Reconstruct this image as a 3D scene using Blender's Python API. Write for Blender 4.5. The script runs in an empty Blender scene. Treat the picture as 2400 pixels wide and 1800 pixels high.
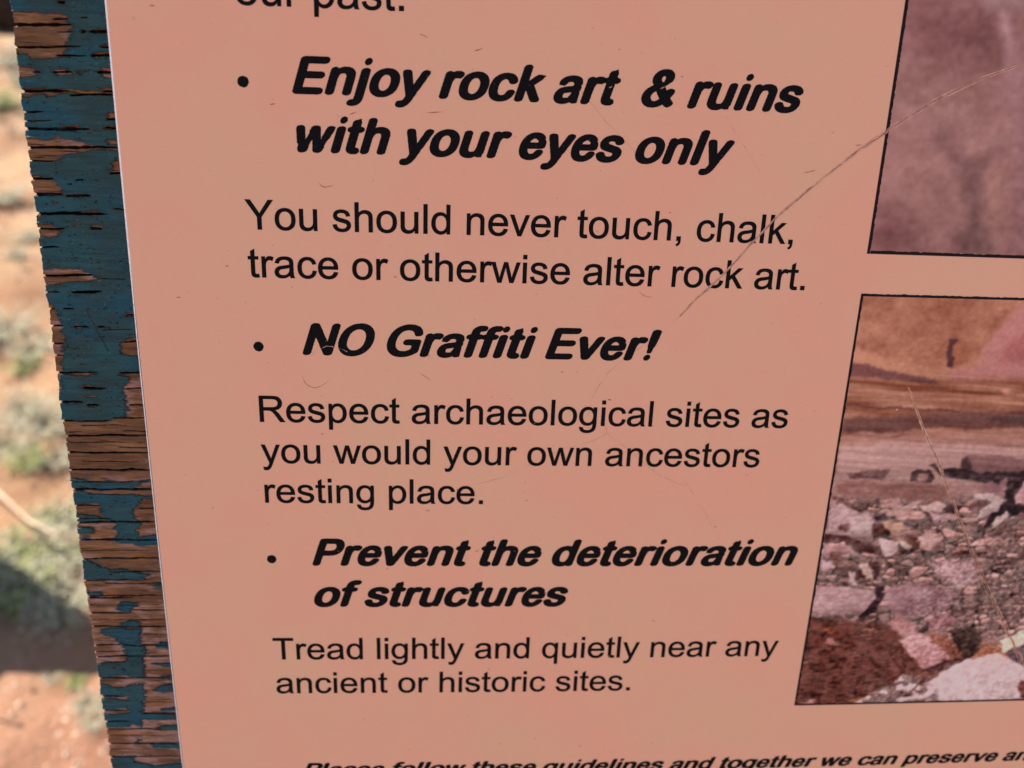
import bpy, math, random, re
import numpy as np
from mathutils import Matrix, Vector
from mathutils.geometry import tessellate_polygon

scene = bpy.context.scene
COL = scene.collection

# ------------------------------------------------------------------ camera, sky, sun, exposure
LEAN = math.radians(20)              # the sign board leans back from the vertical
SIGN_Z = 1.30                        # height of the middle of the sign
DIST = 0.26                          # camera to sign face, metres
FPX = 1940.83591                     # focal length for a 2400 px wide frame
AX, AY, AZ = 0.29873094, 0.07019885, -0.03588103
BOW = 0.01645                        # slight bow of the printed sheet

def rot3(ax, ay, az):
    cx, sx, cy, sy, cz, sz = math.cos(ax), math.sin(ax), math.cos(ay), math.sin(ay), math.cos(az), math.sin(az)
    Rx = np.array([[1, 0, 0], [0, cx, -sx], [0, sx, cx]])
    Ry = np.array([[cy, 0, sy], [0, 1, 0], [-sy, 0, cy]])
    Rz = np.array([[cz, -sz, 0], [sz, cz, 0], [0, 0, 1]])
    return Rz @ Rx @ Ry
RC = rot3(AX, AY, AZ)                # sign axes -> camera axes
SIGN = Matrix.Translation((0, 0, SIGN_Z)) @ Matrix(((1, 0, 0, 0), (0, math.sin(LEAN), -math.cos(LEAN), 0),
                                                   (0, math.cos(LEAN), math.sin(LEAN), 0), (0, 0, 0, 1)))
cam_data = bpy.data.cameras.new('camera')
cam = bpy.data.objects.new('camera', cam_data)
COL.objects.link(cam)
cam.matrix_world = SIGN @ Matrix.Translation((0, 0, DIST)) @ Matrix(RC.T.tolist()).to_4x4()
cam_data.sensor_width = 36
cam_data.lens = FPX / 2400 * 36
cam_data.clip_start = 0.02
cam_data.clip_end = 3000
cam_data.dof.use_dof = True
cam_data.dof.focus_distance = 0.262
cam_data.dof.aperture_fstop = 8.2
scene.camera = cam

SUN_EL = math.radians(42)
SUN_H = Vector((-0.85, 0.53)).normalized()
to_sun = Vector((SUN_H.x * math.cos(SUN_EL), SUN_H.y * math.cos(SUN_EL), math.sin(SUN_EL)))
world = bpy.data.worlds.new('World')
scene.world = world
world.use_nodes = True
wn = world.node_tree.nodes
wl = world.node_tree.links
sky = wn.new('ShaderNodeTexSky')
sky.sky_type = 'NISHITA'
sky.sun_disc = False
sky.sun_elevation = SUN_EL
sky.sun_rotation = math.atan2(to_sun.x, to_sun.y)
bg = wn['Background']
bg.inputs['Strength'].default_value = 0.065
wl.new(sky.outputs[0], bg.inputs[0])
sun_data = bpy.data.lights.new('sun', 'SUN')
sun_data.energy = 4.6
sun_data.angle = math.radians(0.5)
sun_data.color = (1.0, 0.93, 0.84)
sun = bpy.data.objects.new('sun', sun_data)
COL.objects.link(sun)
sun.rotation_euler = (-to_sun).to_track_quat('-Z', 'Y').to_euler()
scene.view_settings.view_transform = 'Standard'
scene.view_settings.look = 'None'
scene.view_settings.exposure = 2.12
scene.view_settings.gamma = 1
scene.view_settings.use_curve_mapping = False

# ------------------------------------------------------------------ helpers
def lin(c):
    c = np.asarray(c, float) / 255.0
    return np.where(c <= 0.04045, c / 12.92, ((c + 0.055) / 1.055) ** 2.4)
GAIN = np.array([0.655, 0.665, 0.84])       # how bright a white thing reads on the shaded face of the sign
def alb(c):
    return np.clip(lin(c) / GAIN, 0.001, 0.9)

def tag(o, label=None, cat=None, group=None, kind=None):
    if label: o['label'] = label
    if cat: o['category'] = cat
    if group: o['group'] = group
    if kind: o['kind'] = kind
    return o

def empty(name, loc=(0, 0, 0)):
    o = bpy.data.objects.new(name, None)
    o.empty_display_size = 0.1
    o.location = loc
    COL.objects.link(o)
    return o

def mesh_obj(name, V, F, mat, parent=None, smooth=False, mw=None):
    me = bpy.data.meshes.new(name)
    V = np.asarray(V, np.float32).reshape(-1, 3)
    if isinstance(F, np.ndarray):
        n = F.shape[1]
        me.vertices.add(len(V)); me.vertices.foreach_set('co', V.ravel())
        me.loops.add(F.size); me.loops.foreach_set('vertex_index', F.astype(np.int32).ravel())
        me.polygons.add(len(F)); me.polygons.foreach_set('loop_start', np.arange(0, F.size, n, dtype=np.int32))
        me.update(calc_edges=True)
    else:
        me.from_pydata(V.tolist(), [], F)
        me.update()
    if smooth: me.polygons.foreach_set('use_smooth', np.ones(len(me.polygons), bool))
    me.materials.append(mat)
    o = bpy.data.objects.new(name, me)
    COL.objects.link(o)
    if parent is not None: o.parent = parent
    return o

def set_colour(o, c):
    a = o.data.color_attributes.new('print', 'FLOAT_COLOR', 'POINT')
    rgba = np.ones((len(c), 4), np.float32)
    rgba[:, :3] = c
    a.data.foreach_set('color', rgba.ravel())

def hash2(ix, iy, seed):
    h = (ix.astype(np.int64) * 374761393 + iy.astype(np.int64) * 668265263 + seed * 1274126177) & 0x7fffffff
    h = ((h ^ (h >> 13)) * 1274126177) & 0x7fffffff
    return ((h ^ (h >> 16)) & 0xffffff) / float(0xffffff)
def noise(x, y, seed=0):
    ix, iy = np.floor(x), np.floor(y)
    fx, fy = x - ix, y - iy
    fx = fx * fx * (3 - 2 * fx); fy = fy * fy * (3 - 2 * fy)
    a = hash2(ix, iy, seed); b = hash2(ix + 1, iy, seed); c = hash2(ix, iy + 1, seed); d = hash2(ix + 1, iy + 1, seed)
    return (a * (1 - fx) + b * fx) * (1 - fy) + (c * (1 - fx) + d * fx) * fy
def fbm(x, y, o=4, seed=0, g=0.5):
    s = 0; a = 1; t = 0
    for k in range(o):
        s = s + a * noise(x * 2 ** k + 17.3 * k, y * 2 ** k - 9.1 * k, seed + k); t += a; a *= g
    return s / t           # 0..1

def bow(x, y, z):
    """sheet coordinates (mm) -> bowed position on the same plane (mm)"""
    x = np.asarray(x, float); y = np.asarray(y, float); z = np.asarray(z, float) + 0 * x
    p = np.stack([x, y, z - DIST * 1000], -1) @ RC.T
    u = p[..., 0] / -p[..., 2]; v = p[..., 1] / -p[..., 2]
    r2 = np.minimum((u * u + v * v) * (FPX / 1500.0) ** 2, 1.3)
    k = 1 - BOW * r2
    d = np.stack([u * k, v * k, -np.ones_like(u)], -1) @ RC
    t = (z - DIST * 1000) / d[..., 2]
    return d[..., 0] * t, d[..., 1] * t
def to_world(x, y, z, bowed=True):
    """mm on the sign -> metres in the sign's own frame"""
    z = np.asarray(z, float) + 0 * np.asarray(x, float)
    if bowed: x, y = bow(x, y, z)
    return np.stack([x, y, z], -1) * 0.001

def grid_faces(ny, nx):
    i = np.arange(ny - 1)[:, None] * nx + np.arange(nx - 1)[None, :]
    return np.stack([i, i + 1, i + nx + 1, i + nx], -1).reshape(-1, 4)

# ------------------------------------------------------------------ materials
def material(name, colour=(0.5, 0.5, 0.5), rough=0.6, spec=0.5):
    m = bpy.data.materials.new(name); m.use_nodes = True
    b = m.node_tree.nodes['Principled BSDF']
    b.inputs['Base Color'].default_value = (*[float(v) for v in colour], 1)
    b.inputs['Roughness'].default_value = rough
    b.inputs['Specular IOR Level'].default_value = spec
    return m, m.node_tree, b

def node(nt, t, **kw):
    n = nt.nodes.new(t)
    for k, v in kw.items():
        if hasattr(n, k): setattr(n, k, v)
        else: n.inputs[k].default_value = v
    return n

def ramp(nt, fac, stops):
    r = nt.nodes.new('ShaderNodeValToRGB')
    while len(r.color_ramp.elements) < len(stops): r.color_ramp.elements.new(0.5)
    for e, (p, c) in zip(r.color_ramp.elements, stops):
        e.position = p; e.color = (*[float(v) for v in c], 1)
    nt.links.new(fac, r.inputs[0])
    return r.outputs[0]

def noise_fac(nt, scale, detail=4, vec=None, rough=0.5):
    n = node(nt, 'ShaderNodeTexNoise'); n.inputs['Scale'].default_value = scale
    n.inputs['Detail'].default_value = detail; n.inputs['Roughness'].default_value = rough
    if vec is None:
        tc = nt.nodes.new('ShaderNodeTexCoord'); vec = tc.outputs['Object']
    nt.links.new(vec, n.inputs['Vector'])
    return n.outputs['Fac']

def mix(nt, a, b, fac, mode='MIX'):
    m = nt.nodes.new('ShaderNodeMix'); m.data_type = 'RGBA'; m.blend_type = mode
    for s, v in ((0, fac), (6, a), (7, b)):
        if hasattr(v, 'is_linked') or isinstance(v, bpy.types.NodeSocket): nt.links.new(v, m.inputs[s])
        elif s == 0: m.inputs[0].default_value = v
        else: m.inputs[s].default_value = (*[float(q) for q in v], 1)
    return m.outputs[2]

def bump(nt, b, fac, strength, dist):
    n = nt.nodes.new('ShaderNodeBump'); n.inputs['Strength'].default_value = strength; n.inputs['Distance'].default_value = dist
    nt.links.new(fac, n.inputs['Height']); nt.links.new(n.outputs[0], b.inputs['Normal'])

# the printed face: peach ink with a faint blotchiness and the fine tooth of the print
SHEET, nt, b = material('printed_sheet', alb((193, 139, 121)), 0.5, 0.12)
c = ramp(nt, noise_fac(nt, 22, 3), [(0.34, alb((195, 145, 124))), (0.5, alb((198, 143, 124))), (0.66, alb((200, 140, 122)))])
c = mix(nt, c, mix(nt, (0.90, 0.90, 0.90), (1.10, 1.10, 1.10), noise_fac(nt, 3600, 1)), 1.0, 'MULTIPLY')
tc = nt.nodes.new('ShaderNodeTexCoord'); mp = nt.nodes.new('ShaderNodeMapping'); mp.inputs['Scale'].default_value = (1, 7, 1)
nt.links.new(tc.outputs['Object'], mp.inputs[0])
c = mix(nt, c, mix(nt, (0.965, 0.965, 0.965), (1.035, 1.035, 1.035), noise_fac(nt, 420, 2, mp.outputs[0])), 1.0, 'MULTIPLY')
nt.links.new(c, b.inputs['Base Color'])
bump(nt, b, noise_fac(nt, 900, 2), 0.06, 0.0004)

INK, nt, b = material('black_ink', (0.006, 0.005, 0.007), 0.6, 0.04)
c = ramp(nt, noise_fac(nt, 1500, 2), [(0.3, (0.005, 0.004, 0.004)), (0.68, (0.010, 0.008, 0.008)), (0.82, (0.045, 0.03, 0.028))])
nt.links.new(c, b.inputs['Base Color'])
EDGE, nt, b = material('white_sheet_edge', (0.82, 0.79, 0.80), 0.35, 0.5)
nt.links.new(ramp(nt, noise_fac(nt, 700, 3), [(0.3, (0.70, 0.62, 0.60)), (0.5, (0.93, 0.86, 0.80))]), b.inputs['Base Color'])
BORDER, nt, b = material('border_ink', (0.018, 0.010, 0.011), 0.6, 0.05)
nt.links.new(ramp(nt, noise_fac(nt, 1100, 2), [(0.3, (0.012, 0.007, 0.008)), (0.8, (0.03, 0.015, 0.016))]), b.inputs['Base Color'])

PRINT, nt, b = material('printed_picture', (0.4, 0.2, 0.2), 0.5, 0.1)
at = node(nt, 'ShaderNodeVertexColor'); at.layer_name = 'print'
c = mix(nt, at.outputs[0], mix(nt, (0.92, 0.92, 0.92), (1.08, 1.08, 1.08), noise_fac(nt, 2600, 2)), 1.0, 'MULTIPLY')
nt.links.new(c, b.inputs['Base Color'])

SCR, nt, b = material('scratch_lip', (0.5, 0.38, 0.36), 0.3, 0.6)
nt.links.new(ramp(nt, noise_fac(nt, 500, 3), [(0.32, alb((160, 110, 97))), (0.5, alb((188, 142, 128))), (0.74, alb((212, 176, 164)))]), b.inputs['Base Color'])
GROOVE, nt, b = material('scratch_groove', alb((120, 74, 68)), 0.7, 0.2)
nt.links.new(ramp(nt, noise_fac(nt, 700, 3), [(0.35, alb((132, 84, 76))), (0.7, alb((176, 124, 110)))]), b.inputs['Base Color'])
HAIR, nt, b = material('hairline_crack', alb((150, 96, 82)), 0.7, 0.2)
nt.links.new(ramp(nt, noise_fac(nt, 300, 2), [(0.35, alb((158, 108, 92))), (0.65, alb((186, 130, 113)))]), b.inputs['Base Color'])
DIRT, nt, b = material('dirt_fleck', alb((140, 70, 45)), 0.8, 0.2)
nt.links.new(ramp(nt, noise_fac(nt, 300, 2), [(0.3, alb((132, 76, 58))), (0.7, alb((178, 114, 92)))]), b.inputs['Base Color'])

WOOD, nt, b = material('weathered_wood', (0.1, 0.05, 0.03), 0.85, 0.05)
at = node(nt, 'ShaderNodeVertexColor'); at.layer_name = 'print'
tc = nt.nodes.new('ShaderNodeTexCoord'); mp = nt.nodes.new('ShaderNodeMapping'); mp.inputs['Scale'].default_value = (0.06, 1, 1)
nt.links.new(tc.outputs['Object'], mp.inputs[0])
c = mix(nt, at.outputs[0], mix(nt, (0.84, 0.84, 0.84), (1.17, 1.16, 1.15), noise_fac(nt, 2600, 4, mp.outputs[0], 0.6)), 1.0, 'MULTIPLY')
nt.links.new(c, b.inputs['Base Color'])
bump(nt, b, noise_fac(nt, 3000, 3, mp.outputs[0]), 0.5, 0.0002)

PAINT, nt, b = material('teal_paint', (0.02, 0.06, 0.08), 0.6, 0.08)
at = node(nt, 'ShaderNodeVertexColor'); at.layer_name = 'print'
c = mix(nt, at.outputs[0], mix(nt, (0.85, 0.85, 0.85), (1.16, 1.16, 1.16), noise_fac(nt, 1700, 3)), 1.0, 'MULTIPLY')
nt.links.new(c, b.inputs['Base Color'])
bump(nt, b, noise_fac(nt, 1200, 4), 0.35, 0.0002)

PLAINWOOD, nt, b = material('plain_weathered_wood', (0.2, 0.12, 0.08), 0.8, 0.25)
tc = nt.nodes.new('ShaderNodeTexCoord'); mp = nt.nodes.new('ShaderNodeMapping'); mp.inputs['Scale'].default_value = (1, 1, 0.08)
nt.links.new(tc.outputs['Object'], mp.inputs[0])
f = noise_fac(nt, 60, 6, mp.outputs[0], 0.6)
nt.links.new(ramp(nt, f, [(0.3, (0.05, 0.028, 0.018)), (0.5, (0.16, 0.09, 0.055)), (0.7, (0.27, 0.18, 0.13))]), b.inputs['Base Color'])
bump(nt, b, f, 0.6, 0.004)

SAND, nt, b = material('red_sand', (0.5, 0.28, 0.17), 0.95, 0.1)
f1 = noise_fac(nt, 2.2, 5, None, 0.55); f2 = noise_fac(nt, 38, 5, None, 0.6)
c = ramp(nt, f1, [(0.32, (0.15, 0.068, 0.038)), (0.5, (0.215, 0.132, 0.075)), (0.68, (0.27, 0.19, 0.112))])
# redder drift of sand close to the sign, buff sand further out
tc = nt.nodes.new('ShaderNodeTexCoord'); sx_ = nt.nodes.new('ShaderNodeSeparateXYZ'); nt.links.new(tc.outputs['Object'], sx_.inputs[0])
mr = nt.nodes.new('ShaderNodeMapRange'); mr.inputs[1].default_value = 0.5; mr.inputs[2].default_value = 1.15
nt.links.new(sx_.outputs['Y'], mr.inputs[0])
cr = ramp(nt, f1, [(0.32, (0.155, 0.067, 0.040)), (0.5, (0.22, 0.115, 0.072)), (0.68, (0.26, 0.152, 0.096))])
c = mix(nt, cr, c, mr.outputs[0])
c = mix(nt, c, mix(nt, (0.72, 0.66, 0.62), (1.16, 1.16, 1.16), f2), 1.0, 'MULTIPLY')
nt.links.new(c, b.inputs['Base Color'])
bump(nt, b, noise_fac(nt, 70, 6, None, 0.65), 0.7, 0.012)

def leafmat(name, c0, c1, c2):
    m, nt, b = material(name, c1, 0.75, 0.25)
    nt.links.new(ramp(nt, noise_fac(nt, 45, 2), [(0.3, c0), (0.5, c1), (0.7, c2)]), b.inputs['Base Color'])
    return m
SAGE = leafmat('sage_leaf', (0.13, 0.13, 0.075), (0.23, 0.215, 0.14), (0.33, 0.30, 0.205))
GREEN = leafmat('green_leaf', (0.07, 0.085, 0.022), (0.15, 0.165, 0.05), (0.26, 0.26, 0.10))
STRAW = leafmat('dry_straw', (0.27, 0.20, 0.12), (0.38, 0.30, 0.19), (0.50, 0.42, 0.29))
BARK, nt, b = material('dark_bark', (0.06, 0.035, 0.025), 0.9, 0.15)
f = noise_fac(nt, 30, 6, None, 0.65)
nt.links.new(ramp(nt, f, [(0.3, (0.012, 0.008, 0.007)), (0.55, (0.05, 0.028, 0.02)), (0.75, (0.16, 0.09, 0.06))]), b.inputs['Base Color'])
bump(nt, b, f, 0.8, 0.02)
ROCK, nt, b = material('red_sandstone', (0.4, 0.2, 0.12), 0.9, 0.15)
f = noise_fac(nt, 6, 7, None, 0.6)
nt.links.new(ramp(nt, f, [(0.3, (0.22, 0.10, 0.06)), (0.5, (0.40, 0.20, 0.12)), (0.7, (0.55, 0.33, 0.21))]), b.inputs['Base Color'])
bump(nt, b, f, 0.6, 0.03)

# ------------------------------------------------------------------ setting: ground and far mesas
def ground_z(x, y):
    r = np.hypot(x, y)
    near = (fbm(x * 1.3 + 40, y * 1.3 + 11, 4, 5) - 0.5) * 0.10 + (fbm(x * 9, y * 9, 4, 8) - 0.5) * 0.034
    far = (fbm(x * 0.02 + 5, y * 0.02 + 3, 4, 21) - 0.5) * np.clip((r - 12) / 60, 0, 1) * 7
    return near + far
def build_ground():
    s = np.sinh(np.linspace(-7.6, 7.6, 560)) / math.sinh(7.6) * 900
    s = np.sign(s) * np.abs(s)
    X, Y = np.meshgrid(s - 0.7, s + 1.2)
    V = np.stack([X, Y, ground_z(X, Y)], -1).reshape(-1, 3)
    g = mesh_obj('ground', V, grid_faces(*X.shape), SAND, smooth=True)
    tag(g, kind='structure')
build_ground()
def build_mesas():
    rng = np.random.RandomState(5)
    V = []; F = []
    for k in range(9):
        a = math.radians(rng.uniform(20, 160)); d = rng.uniform(420, 700)
        cx, cy = d * math.cos(a), d * math.sin(a); R0 = rng.uniform(50, 120); H = rng.uniform(30, 75)
        prof = [(1.5, -6), (1.25, 0.25 * H), (1.02, 0.5 * H), (0.97, 0.9 * H), (0.9, H), (0.0, H)]
        n = 120; b0 = len(V)
        for j, (rr, z) in enumerate(prof):
            for i in range(n):
                t = 2 * math.pi * i / n
                w = 1 + 0.22 * math.sin(2 * t + k) + 0.12 * math.sin(5 * t + 2 * k) + 0.03 * math.sin(23 * t + k) + 0.012 * rng.randn() * (j < 5)
                V.append((cx + rr * R0 * w * math.cos(t), cy + rr * R0 * w * math.sin(t), z))
        for j in range(len(prof) - 1):
            for i in range(n):
                F.append((b0 + j * n + i, b0 + j * n + (i + 1) % n, b0 + (j + 1) * n + (i + 1) % n, b0 + (j + 1) * n + i))
    tag(mesh_obj('hills', V, F, ROCK, smooth=True), kind='structure')
build_mesas()

# ------------------------------------------------------------------ the sign
DATA = {"wood":[[-1298,284,-1228,287,-1180,282,-1139,280,-1135,268,-1138,262,-1131,250,-1128,234,-1138,216,-1144,200,-1140,196,-1152,188,-1156,172,-1129,172,-1147,162,-1194,158,-1234,155,-1260,
156,-1262,169,-1282,168,-1299,184,-1302,237],[-1300,134,-1270,135,-1234,123,-1233,120,-1249,115,-1240,107,-1263,108,-1281,100,-1301,114],[-1189,112,-1205,119,-1194,125,-1165,136,-1147,
129,-1140,121,-1144,113,-1169,114],[-1122,129,-1102,128,-1115,115],[-1069,125,-1053,136,-1041,141,-1012,141,-1015,108,-1052,110,-1058,118],[-1297,73,-1203,76,-1153,77,-1086,74,-1070,
68,-1019,68,-1020,58,-1087,59,-1154,66,-1195,61,-1202,53,-1223,51,-1228,60,-1256,58,-1270,48,-1297,47],[-1065,81,-1018,84,-1019,69,-1052,73],[-1057,4,-1043,15,-1024,14,-1027,-10,-1050,
-9],[-1061,-32,-1049,-25,-1025,-25,-1026,-36,-1057,-37],[-1066,-77,-1052,-65,-1025,-66,-1027,-80,-1058,-82],[-1182,-34,-1151,-28,-1138,-36,-1153,-49,-1176,-43],[-1305,-68,-1261,-69,
-1237,-70,-1213,-66,-1162,-68,-1129,-76,-1092,-83,-1028,-90,-1028,-98,-1097,-97,-1142,-106,-1188,-117,-1203,-130,-1245,-134,-1303,-135,-1302,-97],[-1062,-162,-1037,-117,-1016,-117,-1019,
-168,-1049,-165],[-1305,-174,-1274,-175,-1257,-182,-1227,-185,-1223,-193,-1219,-203,-1205,-223,-1204,-231,-1312,-233],[-1054,197,-1040,203,-1007,201,-1007,195,-1051,194],[-1082,174,
-1065,181,-1009,181,-1010,169,-1066,168],[-1079,237,-1049,242,-1003,241,-1004,233,-1073,232],[-1102,238,-1091,239,-1090,233,-1102,233],[-1160,314,-1146,317,-1140,314,-1149,310],[-1307,
-217,-1210,-217,-1206,-227,-1208,-234,-1306,-236],[-1200,-235,-1166,-226,-1138,-229,-1123,-235,-1153,-238],[-1302,-288,-1235,-287,-1176,-282,-1105,-278,-1080,-284,-1106,-287,-1159,-288,
-1212,-292,-1303,-295],[-1306,-320,-1255,-319,-1244,-329,-1213,-335,-1232,-345,-1244,-359,-1262,-365,-1312,-366],[-1137,-334,-1131,-321,-1111,-317,-1099,-322,-1099,-335],[-1313,-459,
-1227,-457,-1178,-460,-1147,-474,-1133,-487,-1146,-496,-1204,-499,-1255,-508,-1280,-512,-1319,-505],[-1218,-531,-1150,-528,-1121,-530,-1151,-537,-1215,-534],[-1312,-564,-1288,-571,-1275,
-588,-1265,-625,-1255,-644,-1263,-663,-1255,-674,-1258,-697,-1265,-743,-1279,-767,-1275,-798,-1285,-814,-1297,-849,-1319,-850,-1307,-698,-1312,-622],[-1222,-643,-1205,-635,-1175,-642,
-1200,-652],[-1148,-642,-1124,-643,-1134,-647],[-1084,-730,-1073,-694,-1057,-680,-1020,-675,-1015,-743],[-1055,-608,-1045,-594,-1019,-594,-1019,-609],[-1056,-270,-1037,-265,-1016,-264,
-1018,-276],[-1095,-803,-1068,-790,-1016,-788,-1017,-845,-1065,-833,-1059,-810],[-1275,-794,-1216,-793,-1161,-802,-1195,-808,-1240,-807,-1268,-802],[-1306,-837,-1281,-845,-1291,-861,
-1300,-877],[-1218,-840,-1199,-835,-1170,-847,-1141,-851,-1186,-855,-1215,-851],[-1210,-875,-1188,-875,-1182,-883,-1204,-883],[-1302,-896,-1250,-895,-1217,-899,-1251,-906,-1303,-903],
[-1210,-907,-1191,-901,-1173,-907,-1192,-913],[-1077,-830,-1012,-828,-1013,-953,-1014,-1169,-1108,-1183,-1161,-1179,-1223,-1184,-1245,-1172,-1303,-1172,-1303,-961,-1272,-956,-1236,-964,
-1160,-959,-1137,-954,-1099,-950,-1078,-925,-1075,-913,-1081,-885,-1080,-857],[-1307,-1208,-1241,-1201,-1149,-1207,-1091,-1206,-1078,-1195,-1050,-1182,-1011,-1177,-1012,-1229,-1055,
-1236,-1085,-1225,-1190,-1229,-1228,-1227,-1265,-1214,-1305,-1219],[-1303,-1271,-1271,-1262,-1247,-1257,-1209,-1261,-1208,-1287,-1199,-1313,-1177,-1320,-1208,-1320,-1238,-1309,-1276,
-1305,-1303,-1301],[-1180,-1328,-1169,-1322,-1154,-1328],[-1055,-1240,-1013,-1242,-1012,-1276,-1011,-1391,-1054,-1383,-1090,-1392,-1095,-1365,-1077,-1338,-1102,-1312,-1104,-1299,-1078,
-1268,-1068,-1251],[-1300,-1336,-1233,-1336,-1178,-1333,-1159,-1341,-1173,-1357,-1159,-1375,-1169,-1392,-1201,-1402,-1303,-1394,-1301,-1380,-1246,-1375,-1232,-1362,-1243,-1353,-1298,
-1354],[-1300,-1403,-1209,-1402,-1131,-1410,-1093,-1421,-1013,-1414,-1010,-1513,-1013,-1545,-1084,-1534,-1123,-1523,-1162,-1514,-1202,-1515,-1221,-1506,-1259,-1488,-1297,-1474],[-1315,
-1556,-1086,-1555,-1072,-1534,-1012,-1533,-1003,-2408,-1326,-2406]],"paint":[[-1205,116,-1190,116,-1186,108,-1200,102,-1213,106],[-1293,-1607,-1257,-1604,-1231,-1611,-1243,-1625,-1295,
-1623],[-1296,-1598,-1288,-1598,-1287,-1623,-1297,-1623],[-1185,-1651,-1156,-1646,-1116,-1650,-1122,-1662,-1143,-1674,-1149,-1691,-1177,-1686,-1192,-1674,-1182,-1663],[-1187,-1739,-1169,
-1724,-1140,-1722,-1116,-1729,-1120,-1746,-1167,-1743],[-1267,-1763,-1225,-1756,-1113,-1755,-1123,-1777,-1127,-1796,-1126,-1826,-1151,-1826,-1111,-1835,-1108,-1850,-1131,-1875,-1118,
-1905,-1129,-1954,-1132,-1967,-1169,-1960,-1197,-1950,-1231,-1952,-1308,-1967,-1309,-1905,-1241,-1897,-1200,-1895,-1173,-1875,-1190,-1845,-1192,-1821,-1221,-1792,-1260,-1773],[-1309,
-1975,-1285,-1990,-1254,-2005,-1203,-2005,-1185,-1990,-1135,-1990,-1138,-2046,-1147,-2113,-1152,-2155,-1167,-2181,-1187,-2165,-1206,-2181,-1317,-2181,-1314,-2123,-1251,-2128,-1195,-2118,
-1206,-2102,-1230,-2097,-1256,-2102,-1311,-2102,-1306,-2056,-1243,-2056,-1202,-2066,-1196,-2051,-1199,-2041,-1312,-2036],[-1068,-1568,-1015,-1568,-1015,-1587,-1053,-1580],[-1077,-1830,
-1050,-1811,-1010,-1816,-1011,-1835],[-1093,-1904,-1009,-1899,-1006,-1919,-1060,-1914],[-1073,-1959,-1010,-1954,-1011,-1970,-1069,-1967],[-1100,-2020,-1068,-1995,-1004,-1990,-1007,-2015,
-1071,-2025],[-1083,-2103,-1014,-2092,-1015,-2108,-1079,-2110],[-1153,-2128,-1114,-2121,-1013,-2129,-1015,-2150,-1126,-2149,-1155,-2144],[-1108,-2186,-1060,-2176,-1013,-2176,-1015,-2197,
-1087,-2194],[-1187,-2244,-1177,-2236,-1170,-2250,-1180,-2263],[-1141,-2263,-1093,-2255,-1007,-2256,-1009,-2283,-1079,-2282,-1134,-2274],[-1317,-2325,-1229,-2317,-1200,-2325,-1210,-2341,
-1142,-2358,-1149,-2424,-1328,-2423],[-1143,-2363,-1006,-2348,-1004,-2425,-1132,-2424],[-1058,-1383,-1010,-1378,-1012,-1398,-1075,-1396]],"cracks":[[-1312,248,-1129,253,48],[-1182,267,
-1137,268,22],[-1172,234,-1129,235,15],[-1310,188,-1107,194,33],[-1183,168,-1093,170,26],[-1255,121,-1231,122,22],[-1201,123,-1141,124,37],[-1315,66,-1153,71,48],[-1155,59,-1020,63,
37],[-1312,9,-1236,11,29],[-1316,-19,-1214,-16,15],[-1315,-41,-1106,-36,55],[-1315,-95,-1027,-88,48],[-1317,-136,-1221,-133,18],[-1320,-185,-1227,-183,48],[-1165,-188,-1139,-187,33],
[-1189,-198,-1175,-198,18],[-1079,236,-1003,239,48],[-1083,171,-1009,173,48],[-1103,236,-1089,236,62],[-1163,312,-1140,313,59],[-1069,125,-1014,126,44],[-1057,-7,-1026,-6,37],[-1061,
-32,-1025,-31,37],[-1062,-164,-1021,-163,33],[-1050,195,-1007,196,29],[-1059,73,-1019,74,26],[-1099,274,-1079,274,15],[-1316,-233,-1208,-231,55],[-1200,-235,-1123,-234,48],[-1323,-291,
-1078,-286,55],[-1322,-337,-1211,-335,33],[-1137,-333,-1099,-332,48],[-1266,-393,-1236,-392,29],[-1326,-482,-1137,-478,40],[-1329,-534,-1247,-532,29],[-1218,-533,-1121,-531,51],[-1326,
-588,-1275,-587,22],[-1250,-587,-1214,-586,22],[-1329,-643,-1253,-642,33],[-1222,-644,-1175,-643,29],[-1148,-643,-1124,-642,37],[-1322,-700,-1258,-699,26],[-1320,-740,-1265,-739,26],
[-1069,-692,-1021,-691,26],[-1327,-799,-1161,-796,37],[-1094,-797,-1017,-795,37],[-1131,-489,-1038,-487,11],[-1134,-653,-1036,-651,11],[-1056,-270,-1024,-270,26],[-1055,-602,-1020,-601,
22],[-1219,-851,-1141,-850,44],[-1079,-849,-1014,-848,26],[-1321,-899,-1217,-897,44],[-1211,-908,-1173,-907,44],[-1074,-907,-1016,-906,26],[-1131,-951,-1012,-949,26],[-1318,-964,-1138,
-962,33],[-1104,-998,-1013,-997,18],[-1325,-1017,-1014,-1012,37],[-1329,-1078,-1013,-1074,37],[-1125,-1056,-1011,-1055,15],[-1325,-1140,-1011,-1136,40],[-1319,-1212,-1017,-1208,48],
[-1327,-1271,-1206,-1270,26],[-1325,-1320,-1176,-1318,22],[-1327,-1333,-1009,-1330,37],[-1079,-1279,-1008,-1279,22],[-1331,-1401,-1004,-1398,37],[-1328,-1474,-1007,-1471,33],[-1203,
-1524,-1011,-1522,26],[-1300,-1183,-1015,-1180,18],[-1238,-980,-1087,-978,11],[-1253,-1108,-1062,-1106,11],[-1267,-1040,-1093,-1038,11],[-1269,-1443,-1055,-1441,11],[-1327,-1559,-1075,
-1557,33],[-1229,-1572,-1028,-1571,18],[-1295,-1621,-1016,-1619,26],[-1336,-1631,-1130,-1629,33],[-1144,-1680,-1022,-1679,29],[-1336,-1692,-1157,-1691,29],[-1339,-1748,-1003,-1746,33],
[-1117,-1779,-1006,-1779,18],[-1340,-1825,-1010,-1824,33],[-1338,-1872,-1010,-1871,33],[-1337,-1966,-1011,-1966,33],[-1334,-2046,-1199,-2046,51],[-1334,-2110,-1190,-2110,33],[-1157,
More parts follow.
